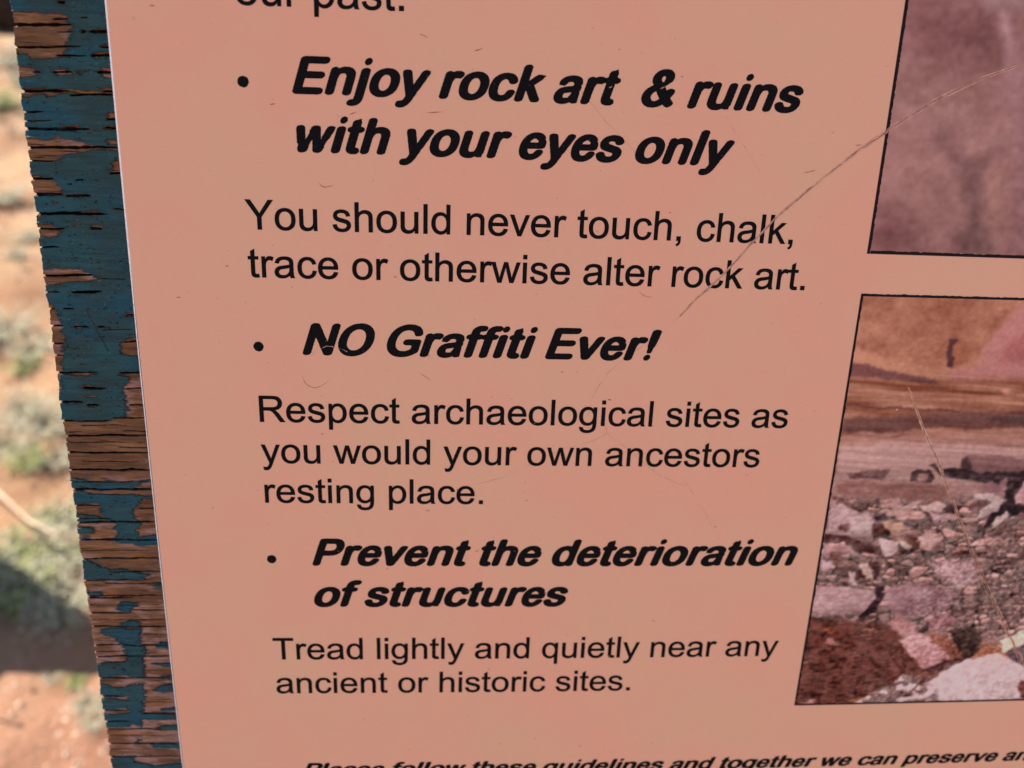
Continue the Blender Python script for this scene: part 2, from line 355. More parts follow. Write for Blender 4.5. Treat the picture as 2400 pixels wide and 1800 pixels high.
-2121,-1012,-2121,26],[-1339,-2157,-1199,-2157,44],[-1344,-2194,-1014,-2194,29],[-1343,-2259,-1007,-2260,33],[-1342,-2319,-1004,-2320,29],[-1279,-1658,-1036,-1657,11],[-1286,-1720,-1042,
-1719,11],[-1302,-1853,-1199,-1853,11],[-1139,-2071,-1033,-2072,11],[-1283,-2223,-1047,-2223,11],[-1286,-2287,-1053,-2288,11]],"gouge":[-1173,-591,-1151,-649,-1120,-722],"photo":[[2,
[180,110,108],12,[1780,-653,1921,-442,2036,-756,1681,-762,1642,-733,1753,-723,1789,-694]],[2,[160,86,84],12,[1862,-643,1951,-572,2023,-698,1853,-701]],[2,[180,116,92],5,[1325,-654,1479,
-699,1629,-729,1674,-725,1689,-761,1614,-761,1528,-748,1443,-731,1334,-714]],[2,[108,60,60],3,[1323,-710,1400,-717,1443,-729,1550,-751,1635,-762,1639,-783,1532,-768,1407,-758,1328,-761]],
[2,[152,84,60],6,[1672,-631,1713,-630,1744,-662,1736,-703,1688,-712]],[2,[72,34,38],2,[1657,-619,1689,-616,1675,-647,1684,-683,1685,-720,1666,-716,1654,-668]],[2,[100,50,44],2,[1332,
-856,1424,-861,1593,-870,1745,-870,1747,-880,1594,-878,1426,-872,1334,-865]],[2,[190,120,112],3,[1880,-804,1899,-794,1923,-804,1905,-819]],[2,[96,54,50],4,[1324,-907,1472,-899,1680,
-883,2107,-869,2121,-925,1948,-936,1777,-942,1690,-934,1525,-958,1333,-962]],[2,[70,40,42],4,[1853,-898,2111,-887,2119,-919,1879,-919]],[2,[160,104,94],5,[1324,-962,1525,-962,1736,-951,
1949,-940,2122,-930,2144,-1022,1329,-994]],[2,[176,130,126],8,[1322,-1003,1573,-992,2142,-1013,2177,-1157,1330,-1160]],[2,[120,72,70],2,[1506,-971,1559,-962,1581,-966,1528,-976]],[2,
[160,112,108],8,[1326,-1131,2178,-1159,2346,-1831,1315,-1813]],[2,[120,76,76],3,[1798,-1044,1919,-1041,2156,-1069,2168,-1118,1836,-1102]],[2,[46,24,28],2,[1713,-1096,1763,-1087,1853,
-1102,2163,-1100,2204,-1265,2059,-1265,2018,-1284,1969,-1307,1928,-1326,1937,-1284,1966,-1233,1983,-1187,1943,-1151,1862,-1142,1755,-1131]],[2,[100,62,60],3,[1382,-1113,1448,-1102,1528,
-1095,1513,-1135,1385,-1131]],[2,[140,88,82],6,[1345,-1144,1645,-1147,1761,-1160,1745,-1215,1613,-1211,1483,-1206,1352,-1193]],[2,[52,28,30],2,[1610,-1121,1619,-1103,1648,-1096,1680,
-1103,1702,-1129,1689,-1152,1662,-1147,1622,-1143]],[2,[165,112,108],2,[1635,-1130,1639,-1114,1659,-1109,1677,-1120,1674,-1143,1644,-1144]],[2,[170,128,118],2,[1696,-1098,1723,-1102,
1730,-1138,1701,-1147]],[2,[60,32,36],2,[1663,-1085,1683,-1074,1710,-1080,1732,-1102,1754,-1129,1728,-1127,1700,-1098]],[2,[64,36,40],3,[1791,-1053,1817,-1051,1835,-1097,1800,-1097,
1788,-1080]],[2,[175,132,132],3,[1334,-1238,1400,-1225,1495,-1275,1512,-1302,1500,-1358,1422,-1362,1334,-1350]],[2,[110,62,58],3,[1372,-1320,1413,-1307,1415,-1344,1384,-1339]],[2,[180,
140,138],3,[1410,-1284,1474,-1279,1504,-1330,1478,-1358,1426,-1330]],[2,[95,52,50],3,[1337,-1202,1371,-1207,1457,-1256,1445,-1265,1375,-1229]],[2,[60,32,36],2,[1500,-1279,1541,-1265,
1583,-1284,1559,-1295,1511,-1293]],[2,[180,132,126],2,[1541,-1265,1637,-1222,1667,-1220,1624,-1265,1557,-1284]],[2,[192,146,142],2,[1657,-1233,1747,-1224,1767,-1238,1754,-1261,1687,
-1256]],[2,[60,32,38],2,[1760,-1247,1792,-1228,1821,-1242,1818,-1270,1773,-1265]],[2,[178,132,134],2,[1717,-1270,1820,-1279,1822,-1289,1731,-1298]],[2,[70,40,40],2,[1688,-1279,1712,
-1270,1727,-1302,1695,-1297]],[2,[90,50,46],3,[1501,-1311,1547,-1302,1577,-1348,1536,-1362,1506,-1339]],[2,[182,132,114],2,[1530,-1302,1613,-1302,1626,-1325,1587,-1355,1563,-1339]],
[2,[196,152,152],2,[1533,-1372,1613,-1377,1611,-1438,1573,-1445]],[2,[62,34,36],2,[1611,-1386,1641,-1405,1682,-1410,1668,-1433,1622,-1424]],[2,[192,148,138],2,[1612,-1372,1632,-1372,
1678,-1400,1656,-1414,1626,-1398]],[2,[96,52,46],3,[1636,-1358,1679,-1349,1704,-1410,1676,-1405]],[2,[184,134,130],2,[1681,-1363,1763,-1349,1775,-1377,1741,-1415,1699,-1410]],[2,[190,
152,150],2,[1858,-1187,1939,-1192,1987,-1214,1975,-1251,1915,-1286,1894,-1289,1900,-1256,1938,-1226,1912,-1210,1867,-1205]],[2,[110,66,66],2,[1855,-1233,1908,-1212,1937,-1224,1907,-1247,
1885,-1270,1854,-1251]],[2,[188,150,144],2,[1954,-1328,1964,-1284,2012,-1256,2026,-1270,1988,-1309]],[2,[190,138,140],3,[2119,-1100,2044,-1141,2017,-1201,2037,-1228,2159,-1265]],[2,
[150,100,104],2,[1875,-1160,1947,-1146,1969,-1128,1990,-1142,1973,-1182,1894,-1187]],[2,[86,46,46],2,[1329,-1348,1422,-1362,1483,-1386,1553,-1409,1563,-1442,1475,-1414,1404,-1385,1330,
-1383]],[2,[168,118,118],2,[1331,-1390,1429,-1399,1493,-1447,1406,-1423,1335,-1441]],[2,[110,60,56],3,[1362,-1423,1406,-1423,1406,-1475,1378,-1465]],[2,[192,148,142],2,[1475,-1471,1514,
-1464,1544,-1524,1517,-1535]],[2,[80,44,44],3,[1517,-1466,1562,-1461,1562,-1533,1544,-1533]],[2,[80,42,40],2,[1467,-1499,1493,-1494,1512,-1543,1481,-1528]],[2,[190,148,150],2,[1445,
-1499,1469,-1509,1491,-1562,1464,-1562]],[2,[60,32,34],2,[1425,-1542,1448,-1542,1456,-1566,1434,-1566]],[2,[184,140,146],3,[1336,-1451,1377,-1461,1378,-1494,1344,-1498]],[2,[170,124,
126],4,[1323,-1566,1411,-1564,1547,-1577,1575,-1611,1540,-1665,1498,-1710,1412,-1684,1325,-1698]],[2,[172,126,128],8,[1761,-1472,1920,-1454,1959,-1532,1873,-1580,1809,-1530]],[2,[86,
50,48],3,[1834,-1434,1875,-1415,1968,-1425,1950,-1444,1880,-1439,1820,-1453]],[2,[56,28,34],2,[1557,-1558,1584,-1558,1603,-1612,1582,-1646,1557,-1686,1513,-1717,1512,-1690,1550,-1646,
1570,-1607]],[2,[150,104,108],8,[1595,-1568,1766,-1545,1890,-1595,1842,-1694,1658,-1692,1606,-1631]],[2,[112,60,54],4,[1312,-1701,1434,-1707,1549,-1718,1643,-1735,1724,-1802,1822,-1944,
1714,-1995,1539,-2066,1312,-2104]],[2,[150,84,66],3,[1365,-1751,1403,-1739,1438,-1757,1409,-1774]],[2,[160,100,92],2,[1399,-1797,1419,-1782,1438,-1813,1406,-1812]],[2,[170,112,100],
2,[1545,-1749,1590,-1744,1598,-1764,1560,-1759]],[2,[165,108,108],3,[1631,-1719,1663,-1692,1725,-1711,1762,-1757,1710,-1776]],[2,[64,38,40],2,[1763,-1762,1796,-1717,1806,-1747,1782,
-1767]],[2,[150,96,100],3,[1798,-1727,1841,-1692,1899,-1703,1913,-1723,1852,-1745,1807,-1750]],[2,[72,46,42],4,[1889,-1764,1943,-1734,2025,-1766,2024,-1849,1988,-1900,1940,-1852]],[2,
[128,72,60],2,[1801,-1767,1888,-1784,1940,-1852,1973,-1874,1913,-1883,1845,-1825]],[2,[180,122,124],2,[1692,-1802,1742,-1772,1804,-1783,1845,-1825,1913,-1878,1845,-1941,1809,-1928,1721,
-1833]],[2,[75,40,40],3,[1816,-1939,1913,-1883,2001,-1874,1979,-1900,1893,-1946,1861,-1972]],[2,[192,154,156],2,[1560,-2080,1670,-2010,1744,-1956,1812,-1965,1870,-1972,1892,-1941,1977,
-1895,2108,-1861,2168,-1894,2369,-1919,2430,-2162,1565,-2110]],[2,[112,66,62],2,[1759,-2056,1822,-1990,1810,-1955,1847,-1950,1992,-1877,1892,-1942,1871,-1974,1824,-2000,1778,-2057]],
[2,[192,168,152],2,[2105,-1809,2228,-1744,2242,-1801,2170,-1841,2128,-1864]],[2,[96,66,72],2,[2141,-1859,2221,-1811,2342,-1813,2373,-1936,2223,-1921,2163,-1894]],[2,[104,52,46],2,[2219,
-2018,2230,-1991,2336,-1983,2365,-2099,2251,-2079]],[2,[175,115,108],3,[1345,-2073,1369,-2052,1398,-2058,1407,-2085]],[1,[124,72,72],60,[1316,417,1600,433,1709,296,1528,248,1336,301]],
[1,[168,122,126],14,[1632,406,1657,403,1696,295,1730,199,1752,110,1727,119,1695,222,1648,341]],[1,[155,102,98],60,[1346,-18,1531,-62,1595,-217,1360,-199]],[1,[158,104,94],60,[1654,-57,
1744,-28,1801,-264,1726,-294]],[1,[140,90,94],50,[1688,295,1846,303,2002,-368,1825,-373]],[1,[158,118,118],30,[1570,450,1702,457,1709,425,1577,413]],[1,[120,70,70],50,[1321,-200,1448,
-222,1496,-328,1326,-333]],[1,[116,74,73],24,[1483,33,1512,39,1603,-54,1589,-70]],[1,[120,77,76],26,[1689,22,1713,12,1660,-57,1635,-47]],[1,[110,70,70],22,[1586,-52,1655,-49,1672,-161,
1679,-220,1723,-267,1739,-332,1630,-335,1614,-270,1639,-210,1624,-163]]],"scrA":[1716,251,1602,207,1474,142,1400,93,1331,45,1226,-35,1165,-88,1078,-166,1004,-238,931,-324,858,-415,781,
-494,722,-564],"scrB":[1541,-793,1562,-827,1627,-948,1714,-1087,1802,-1245,1904,-1418,2011,-1598,2121,-1763,2243,-1944],"hair":[[722,-564,666,-622,599,-671,533,-726,480,-791,452,-850,
442,-911],[514,-974,436,-1011,336,-1043,194,-1122,78,-1163],[514,-974,600,-1040,695,-1118,790,-1161,810,-1151],[514,-974,496,-925,498,-887],[1911,-561,1843,-670,1779,-808,1688,-943],
[1351,-624,1446,-671,1564,-738,1637,-798],[787,-1134,857,-1231,951,-1381],[805,66,931,-95],[315,168,411,63,552,-70],[-473,-720,-418,-686,-371,-694,-351,-703]],"marks":[[-499,-785,-489,
-810,-464,-825,-436,-817,-408,-795],[580,-485,602,-499,625,-502],[-121,258,-99,249],[37,217,62,226],[-561,48,-546,51],[1076,-96,1099,-91],[-118,-771,-83,-795],[-428,-173,-410,-186,-380,
-180],[1230,-7,1249,-5],[1096,-91,1112,-86],[-101,39,-50,44],[-328,27,-309,35]],"chips":[[-938,273],[1190,-511],[-986,-1946],[-993,-266],[1515,-874]],"bold":{"!":[682,[[[298,-50],[358,
-55],[420,-40],[481,20],[504,70],[505,130],[484,180],[430,240],[373,258],[315,258],[264,240],[214,188],[192,140],[189,80],[205,30],[257,-29]],[[260,330],[286,323],[402,323],[430,328],
[447,340],[474,457],[475,580],[483,610],[516,660],[532,740],[535,840],[550,920],[546,1010],[563,1100],[552,1190],[563,1280],[555,1430],[533,1470],[502,1495],[445,1525],[402,1532],[286,
1534],[243,1525],[162,1480],[134,1430],[126,1280],[136,1190],[126,1090],[143,1010],[141,910],[158,830],[156,730],[178,650],[212,600],[223,440],[240,350]]]],"&":[1479,[[[578,-90],[662,
-93],[835,-55],[958,0],[1036,57],[1148,-30],[1253,-63],[1281,-66],[1398,-10],[1467,70],[1478,100],[1472,140],[1441,190],[1353,263],[1267,360],[1316,440],[1373,580],[1370,650],[1348,
700],[1321,720],[1253,745],[1195,761],[1152,763],[1065,738],[1022,709],[993,678],[860,850],[957,920],[1019,990],[1076,1020],[1103,1060],[1129,1130],[1136,1250],[1094,1382],[996,1490],
[880,1560],[820,1576],[676,1593],[590,1584],[474,1558],[431,1540],[330,1471],[244,1372],[202,1240],[201,1150],[238,1020],[339,880],[244,826],[130,730],[52,620],[1,460],[21,270],[86,
150],[172,55],[287,-23],[417,-75],[460,-84]],[[590,197],[532,210],[483,240],[416,340],[403,390],[405,430],[446,540],[546,624],[662,474],[802,310],[763,265],[689,220],[647,200]],[[690,
1028],[623,1100],[595,1180],[619,1250],[636,1270],[662,1282],[690,1280],[709,1270],[745,1230],[759,1190],[745,1110],[757,1070],[719,1029],[705,1020]]]],"E":[1366,[[[313,-70],[1066,-66],
[1167,-70],[1283,-38],[1308,-20],[1331,10],[1351,80],[1336,150],[1297,200],[1210,235],[1153,243],[1066,239],[965,244],[475,240],[471,250],[475,603],[850,606],[965,602],[1138,610],[1196,
631],[1259,700],[1266,730],[1259,780],[1230,850],[1196,876],[1110,909],[1066,916],[951,908],[850,916],[749,908],[648,916],[533,908],[490,912],[476,920],[475,1222],[1138,1225],[1225,
1245],[1273,1270],[1310,1340],[1307,1440],[1266,1490],[1182,1531],[1138,1536],[1052,1531],[965,1538],[850,1530],[749,1538],[648,1530],[548,1538],[447,1531],[303,1536],[216,1524],[167,
1510],[130,1480],[97,1430],[87,1360],[89,50],[118,0],[173,-46],[230,-63]]]],"G":[1593,[[[787,-90],[871,-94],[1044,-77],[1159,-50],[1304,12],[1433,85],[1531,160],[1550,200],[1561,330],
[1550,420],[1561,510],[1549,610],[1558,710],[1541,740],[1491,789],[1462,804],[1419,813],[1030,817],[886,808],[842,798],[814,783],[762,720],[751,690],[763,610],[777,580],[814,547],[914,
506],[1044,511],[1170,500],[1178,430],[1171,330],[1087,276],[972,231],[929,221],[871,220],[742,229],[708,240],[596,300],[497,412],[453,524],[427,680],[438,880],[479,1010],[540,1120],
[566,1150],[641,1207],[669,1221],[785,1253],[842,1260],[972,1236],[1015,1222],[1103,1150],[1157,1040],[1219,980],[1246,966],[1347,967],[1434,980],[1480,1010],[1521,1070],[1520,1110],
[1498,1180],[1436,1300],[1326,1420],[1217,1482],[1059,1539],[857,1559],[785,1557],[626,1537],[482,1486],[341,1410],[252,1329],[158,1200],[93,1070],[55,910],[39,790],[42,630],[62,500],
[114,340],[193,210],[274,120],[367,47],[497,-24],[540,-41],[669,-73]]]],"N":[1479,[[[253,-70],[311,-64],[389,-40],[427,-8],[461,50],[465,90],[454,180],[466,270],[454,360],[466,450],
[454,540],[466,630],[454,730],[470,813],[659,540],[764,360],[888,187],[1010,-10],[1075,-48],[1119,-62],[1248,-67],[1286,-60],[1320,-46],[1365,-20],[1392,8],[1409,180],[1398,270],[1409,
360],[1398,450],[1409,540],[1398,630],[1409,720],[1398,810],[1409,900],[1398,1000],[1409,1090],[1398,1180],[1409,1270],[1398,1360],[1404,1420],[1378,1472],[1291,1527],[1219,1532],[1119,
1514],[1079,1490],[1029,1420],[1027,660],[1018,641],[974,721],[780,1000],[672,1185],[553,1350],[513,1420],[455,1490],[427,1509],[398,1519],[254,1537],[215,1530],[167,1511],[110,1470],
[87,1420],[82,1370],[82,60],[98,10],[124,-22],[182,-52]]]],"O":[1593,[[[737,-90],[818,-94],[977,-79],[1020,-70],[1150,-21],[1265,41],[1366,124],[1465,250],[1530,370],[1568,510],[1593,
660],[1589,840],[1531,1090],[1455,1230],[1375,1330],[1256,1430],[1121,1502],[977,1547],[804,1563],[588,1534],[472,1495],[333,1410],[232,1320],[147,1210],[87,1080],[43,930],[26,740],
[37,560],[85,390],[142,270],[224,160],[328,63],[444,-11],[573,-64]],[[761,210],[674,236],[628,260],[536,340],[469,440],[449,490],[423,630],[423,810],[463,1020],[542,1140],[631,1208],
[674,1232],[761,1254],[818,1257],[890,1247],[945,1230],[1034,1174],[1070,1140],[1135,1047],[1180,930],[1205,730],[1192,660],[1186,550],[1142,430],[1075,330],[1034,293],[948,236],[818,
208]]]],"P":[1366,[[[254,-70],[327,-60],[400,-41],[438,-10],[459,30],[472,120],[466,220],[472,521],[500,528],[832,531],[933,543],[1005,559],[1135,609],[1235,686],[1317,810],[1365,950],
[1368,1110],[1320,1260],[1252,1370],[1221,1400],[1135,1462],[990,1513],[918,1525],[760,1534],[255,1533],[155,1507],[126,1490],[104,1460],[89,1410],[84,1320],[84,50],[97,11],[126,-17],
[198,-60]],[[486,837],[473,840],[466,940],[474,1220],[529,1228],[645,1220],[760,1227],[875,1213],[904,1202],[942,1160],[980,1050],[973,990],[943,910],[921,880],[890,863],[774,836]]]],
"a":[1139,[[[374,-90],[432,-95],[605,-75],[720,-33],[763,-9],[850,-50],[893,-56],[950,-53],[994,-41],[1051,-35],[1075,-20],[1085,0],[1077,30],[1089,80],[1076,140],[1065,400],[1036,470],
[1067,560],[1072,630],[1063,680],[1032,720],[1060,770],[1069,820],[1028,960],[995,1010],[916,1080],[777,1133],[648,1153],[590,1155],[446,1144],[282,1100],[187,1040],[152,1010],[87,930],
[62,870],[61,820],[76,780],[70,750],[86,727],[115,716],[187,712],[287,693],[316,694],[345,710],[357,730],[412,780],[449,840],[484,860],[561,868],[619,863],[666,840],[697,800],[707,730],
[697,720],[619,698],[388,666],[215,615],[100,535],[28,420],[-3,270],[30,140],[49,100],[109,20],[133,0],[244,-60]],[[446,187],[417,199],[406,210],[390,250],[384,310],[403,360],[432,376],
[633,413],[705,432],[683,320],[632,240],[625,200],[619,196]]]],"c":[1139,[[[578,-90],[633,-92],[763,-78],[907,-32],[946,-10],[1037,56],[1109,146],[1175,310],[1165,360],[1109,413],[1051,
441],[979,446],[878,426],[835,404],[815,380],[745,240],[720,219],[676,201],[619,194],[547,206],[502,230],[462,280],[428,350],[403,530],[423,700],[475,796],[503,825],[590,868],[633,873],
[662,867],[740,820],[786,740],[806,719],[878,676],[936,664],[1008,674],[1094,706],[1131,740],[1148,790],[1147,840],[1121,900],[1057,990],[961,1070],[820,1132],[619,1156],[446,1134],
[403,1121],[287,1072],[177,990],[105,900],[82,860],[45,750],[16,590],[21,410],[53,280],[119,140],[201,50],[316,-28],[460,-74]]]],"d":[1251,[[[529,-90],[593,-94],[723,-73],[838,-27],
[887,-50],[939,-63],[982,-67],[1040,-60],[1083,-48],[1115,-30],[1143,0],[1163,40],[1164,1400],[1151,1450],[1130,1480],[1069,1516],[1011,1536],[953,1535],[867,1509],[831,1490],[801,1450],
[776,1360],[786,1250],[771,1120],[608,1155],[564,1156],[406,1132],[273,1080],[169,1000],[141,970],[81,880],[28,730],[7,580],[8,470],[25,340],[91,180],[162,80],[276,-10],[406,-65]],[[564,
196],[486,240],[447,290],[414,370],[390,530],[411,690],[449,787],[465,810],[507,842],[550,864],[593,871],[692,840],[761,740],[781,690],[802,520],[780,350],[709,220],[622,194]]]],"e":[1139,
[[[493,-90],[706,-85],[836,-41],[878,-20],[985,60],[1061,160],[1107,270],[1097,310],[1038,370],[995,388],[937,396],[850,394],[793,375],[736,320],[679,230],[649,210],[620,201],[562,196],
[505,208],[477,230],[418,300],[389,413],[980,421],[1075,460],[1108,490],[1120,520],[1121,670],[1083,790],[1064,810],[1030,830],[1019,850],[1028,910],[1009,948],[935,1030],[809,1110],
[663,1147],[591,1153],[490,1148],[404,1134],[360,1120],[245,1059],[146,970],[55,830],[19,700],[1,570],[9,410],[33,290],[108,130],[216,18],[332,-46]],[[404,704],[400,710],[424,770],[443,
800],[491,840],[548,868],[581,870],[628,860],[699,800],[752,770],[735,703]]]],"f":[682,[[[241,-60],[281,-67],[325,-66],[423,-50],[493,0],[516,40],[519,850],[613,861],[663,880],[727,
930],[741,980],[733,1040],[699,1079],[613,1123],[526,1131],[518,1170],[524,1220],[544,1250],[685,1268],[754,1290],[776,1310],[799,1350],[816,1410],[809,1460],[786,1495],[728,1533],[670,
1555],[483,1559],[440,1555],[310,1514],[271,1490],[191,1420],[136,1310],[123,1130],[75,1120],[8,1087],[-26,1060],[-39,1030],[-42,960],[-25,920],[51,870],[129,850],[121,730],[131,640],
[122,550],[131,460],[122,370],[132,280],[122,190],[132,100],[128,40],[136,10],[152,-10]]]],"g":[1251,[[[523,-500],[733,-489],[892,-436],[1002,-370],[1086,-280],[1154,-140],[1160,-40],
[1178,60],[1170,140],[1178,230],[1170,320],[1179,410],[1170,510],[1179,590],[1171,690],[1179,770],[1171,870],[1178,990],[1161,1040],[1120,1090],[1079,1112],[1007,1127],[935,1125],[848,
1087],[733,1137],[546,1155],[474,1145],[330,1105],[227,1050],[126,950],[57,820],[10,690],[-2,500],[27,330],[81,210],[172,90],[272,10],[416,-52],[618,-68],[661,-63],[776,-30],[783,-40],
[768,-100],[704,-186],[661,-202],[560,-215],[517,-212],[465,-190],[431,-160],[379,-80],[342,-60],[258,-35],[200,-32],[113,-54],[87,-70],[62,-110],[49,-150],[48,-190],[77,-270],[102,
-320],[179,-390],[229,-424],[330,-465]],[[575,220],[517,242],[474,271],[409,380],[397,430],[389,590],[434,770],[517,851],[546,864],[575,867],[647,855],[710,830],[776,722],[808,590],
[794,430],[757,310],[691,240],[632,218]]]],"h":[1251,[[[227,-70],[286,-67],[385,-40],[416,-19],[446,30],[461,120],[452,210],[461,300],[452,390],[461,480],[453,580],[474,730],[541,840],
[618,857],[690,858],[733,845],[762,810],[781,740],[791,670],[791,50],[807,10],[844,-30],[879,-50],[949,-62],[1036,-64],[1085,-50],[1144,-10],[1170,20],[1177,50],[1168,120],[1179,210],
[1168,300],[1179,390],[1168,480],[1179,570],[1168,660],[1175,760],[1144,900],[1121,950],[1065,1029],[959,1100],[791,1148],[704,1154],[575,1144],[517,1132],[459,1105],[453,1120],[462,
1220],[453,1300],[462,1400],[454,1430],[414,1480],[373,1513],[330,1528],[258,1534],[200,1527],[128,1500],[92,1460],[73,1400],[74,50],[86,10],[114,-18],[186,-59]]]],"i":[569,[[[195,-60],
[254,-70],[398,-49],[427,-33],[451,-10],[481,50],[480,1020],[462,1060],[427,1089],[355,1125],[312,1132],[211,1119],[152,1100],[105,1050],[84,990],[82,50],[105,0]],[[225,1240],[283,1233],
[369,1258],[410,1300],[443,1370],[441,1430],[398,1500],[355,1536],[297,1551],[254,1551],[211,1534],[154,1490],[134,1450],[126,1370],[137,1320],[169,1280]]]],"j":[569,[[[68,-500],[141,
-498],[256,-471],[335,-430],[400,-378],[455,-270],[467,-220],[478,-120],[480,40],[479,1010],[466,1050],[440,1080],[357,1121],[314,1132],[227,1123],[155,1101],[111,1060],[84,1010],[79,
950],[86,870],[79,780],[86,680],[79,590],[86,500],[79,410],[86,320],[79,230],[86,140],[79,50],[86,-40],[72,-180],[65,-200],[55,-205],[-24,-210],[-61,-223],[-104,-252],[-142,-290],[-158,
-350],[-148,-410],[-90,-470],[-46,-485]],[[219,1240],[242,1234],[285,1234],[372,1260],[409,1300],[439,1370],[439,1430],[411,1480],[357,1533],[300,1551],[242,1546],[199,1526],[154,1490],
[133,1450],[122,1380],[129,1330],[170,1276]]]],"k":[1139,[[[195,-60],[245,-67],[317,-64],[404,-32],[442,0],[453,30],[465,150],[456,250],[465,340],[461,400],[476,414],[534,339],[571,
270],[729,40],[809,-40],[836,-54],[879,-65],[980,-66],[1124,-36],[1147,-20],[1156,0],[1146,30],[1151,70],[1139,100],[964,340],[849,520],[745,660],[1037,930],[1063,1000],[1114,1050],
[1111,1080],[1081,1101],[995,1102],[923,1126],[822,1125],[779,1117],[686,1060],[528,900],[476,857],[468,860],[456,980],[465,1070],[456,1160],[465,1250],[456,1340],[460,1430],[443,1460],
[381,1510],[346,1528],[303,1534],[188,1523],[144,1508],[105,1470],[76,1410],[76,50],[101,0],[159,-44]]]],"l":[569,[[[213,-60],[277,-69],[335,-66],[378,-50],[436,-15],[470,30],[479,140],
[478,1410],[449,1470],[407,1510],[349,1527],[249,1534],[191,1527],[148,1504],[91,1450],[75,1410],[84,1330],[74,1240],[84,1140],[74,1050],[84,960],[74,870],[84,780],[74,690],[84,600],
[74,510],[84,420],[74,330],[84,230],[75,120],[88,30],[106,-10],[148,-39]]]],"n":[1251,[[[191,-60],[258,-66],[344,-58],[416,-16],[449,20],[461,170],[454,270],[462,360],[454,450],[459,
658],[490,770],[519,830],[531,839],[632,861],[690,857],[733,838],[756,810],[788,730],[782,630],[793,540],[782,450],[794,360],[783,270],[794,170],[784,80],[802,20],[834,-20],[863,-41],
[921,-60],[978,-70],[1021,-66],[1102,-40],[1134,-20],[1157,10],[1174,80],[1173,630],[1165,810],[1147,890],[1126,940],[1045,1040],[949,1100],[877,1128],[776,1151],[604,1150],[474,1115],
[402,1075],[318,1120],[243,1127],[200,1119],[131,1090],[90,1050],[68,900],[78,810],[67,720],[78,630],[67,540],[78,450],[68,360],[78,270],[68,180],[76,40],[84,10],[101,-10]]]],"o":[1251,
[[[543,-90],[721,-86],[793,-72],[898,-40],[1031,40],[1116,120],[1194,240],[1230,400],[1240,540],[1233,650],[1199,800],[1124,926],[1031,1020],[908,1096],[793,1137],[735,1147],[577,1155],
[533,1152],[404,1122],[274,1067],[243,1050],[144,964],[79,870],[19,720],[1,530],[26,320],[82,190],[152,90],[288,-13],[418,-65]],[[577,197],[505,232],[454,280],[406,400],[391,530],[403,
650],[447,775],[466,800],[533,849],[577,866],[606,868],[669,860],[721,840],[807,746],[850,610],[848,450],[811,320],[743,240],[706,213],[678,201],[620,193]]]],"p":[1251,[[[232,-470],
[301,-476],[344,-467],[405,-430],[451,-380],[460,-350],[459,-57],[546,-85],[719,-91],[762,-84],[892,-41],[1015,30],[1103,120],[1191,280],[1220,390],[1237,550],[1218,700],[1177,840],
[1100,960],[1003,1050],[874,1120],[762,1147],[704,1153],[560,1145],[445,1115],[402,1091],[286,1126],[214,1127],[148,1100],[98,1060],[78,1030],[71,820],[75,-340],[89,-390],[114,-430],
[157,-454]],[[604,200],[546,216],[474,320],[439,450],[441,620],[484,750],[529,810],[546,847],[618,872],[647,875],[686,870],[708,860],[792,780],[842,650],[839,550],[847,470],[806,320],
[746,240],[719,215],[690,202],[661,197]]]],"r":[797,[[[190,-60],[289,-66],[375,-51],[423,-20],[467,40],[471,70],[461,150],[472,240],[461,330],[472,420],[461,510],[475,600],[473,680],
[526,810],[538,820],[592,831],[721,820],[765,828],[832,880],[881,970],[878,1020],[831,1090],[793,1112],[682,1150],[505,1145],[476,1138],[390,1093],[303,1127],[275,1132],[231,1129],[167,
1110],[130,1092],[101,1060],[79,1020],[70,970],[80,870],[70,790],[80,690],[70,600],[80,510],[70,420],[80,330],[70,240],[80,150],[71,50],[84,20],[117,-20],[145,-43]]]],"s":[1139,[[[474,
-90],[687,-87],[817,-55],[947,6],[1051,100],[1122,260],[1119,350],[1104,440],[1088,470],[1004,563],[889,629],[658,692],[572,722],[481,740],[442,756],[416,780],[411,810],[428,838],[457,
860],[500,868],[630,858],[657,840],[689,790],[728,750],[759,728],[803,714],[903,711],[961,719],[1015,750],[1062,798],[1069,840],[1038,930],[948,1040],[815,1110],[658,1149],[486,1155],
[442,1150],[298,1114],[183,1060],[78,950],[27,810],[60,640],[125,551],[161,520],[269,465],[442,411],[673,356],[708,340],[725,320],[730,270],[687,217],[644,198],[572,195],[514,197],[471,
211],[410,270],[365,350],[316,380],[255,398],[197,400],[111,384],[68,356],[22,310],[9,270],[22,220],[86,100],[168,16],[313,-55]]]],"t":[682,[[[407,-80],[559,-79],[617,-68],[653,-50],
[702,-10],[729,40],[710,110],[684,160],[660,183],[631,197],[517,230],[502,300],[513,400],[502,490],[513,580],[502,670],[513,770],[502,850],[516,858],[588,861],[632,880],[690,930],[705,
960],[705,990],[685,1050],[660,1082],[617,1105],[512,1140],[502,1220],[510,1320],[466,1380],[463,1450],[444,1465],[415,1471],[372,1463],[314,1432],[213,1414],[158,1380],[114,1310],[119,
1210],[110,1130],[55,1110],[0,1070],[-25,1040],[-31,1010],[-15,950],[12,904],[49,880],[113,860],[118,850],[111,760],[118,670],[111,580],[118,490],[112,400],[116,220],[140,90],[156,60],
[232,-20],[343,-66]]]],"u":[1251,[[[608,-90],[643,-87],[743,-59],[844,-6],[873,-34],[945,-43],[1089,-36],[1118,-23],[1128,-10],[1124,100],[1160,150],[1168,190],[1160,260],[1170,350],
[1160,440],[1170,530],[1160,620],[1170,710],[1160,800],[1170,900],[1160,1020],[1153,1050],[1133,1076],[1061,1113],[1017,1127],[945,1128],[888,1114],[817,1070],[791,1040],[779,900],[776,
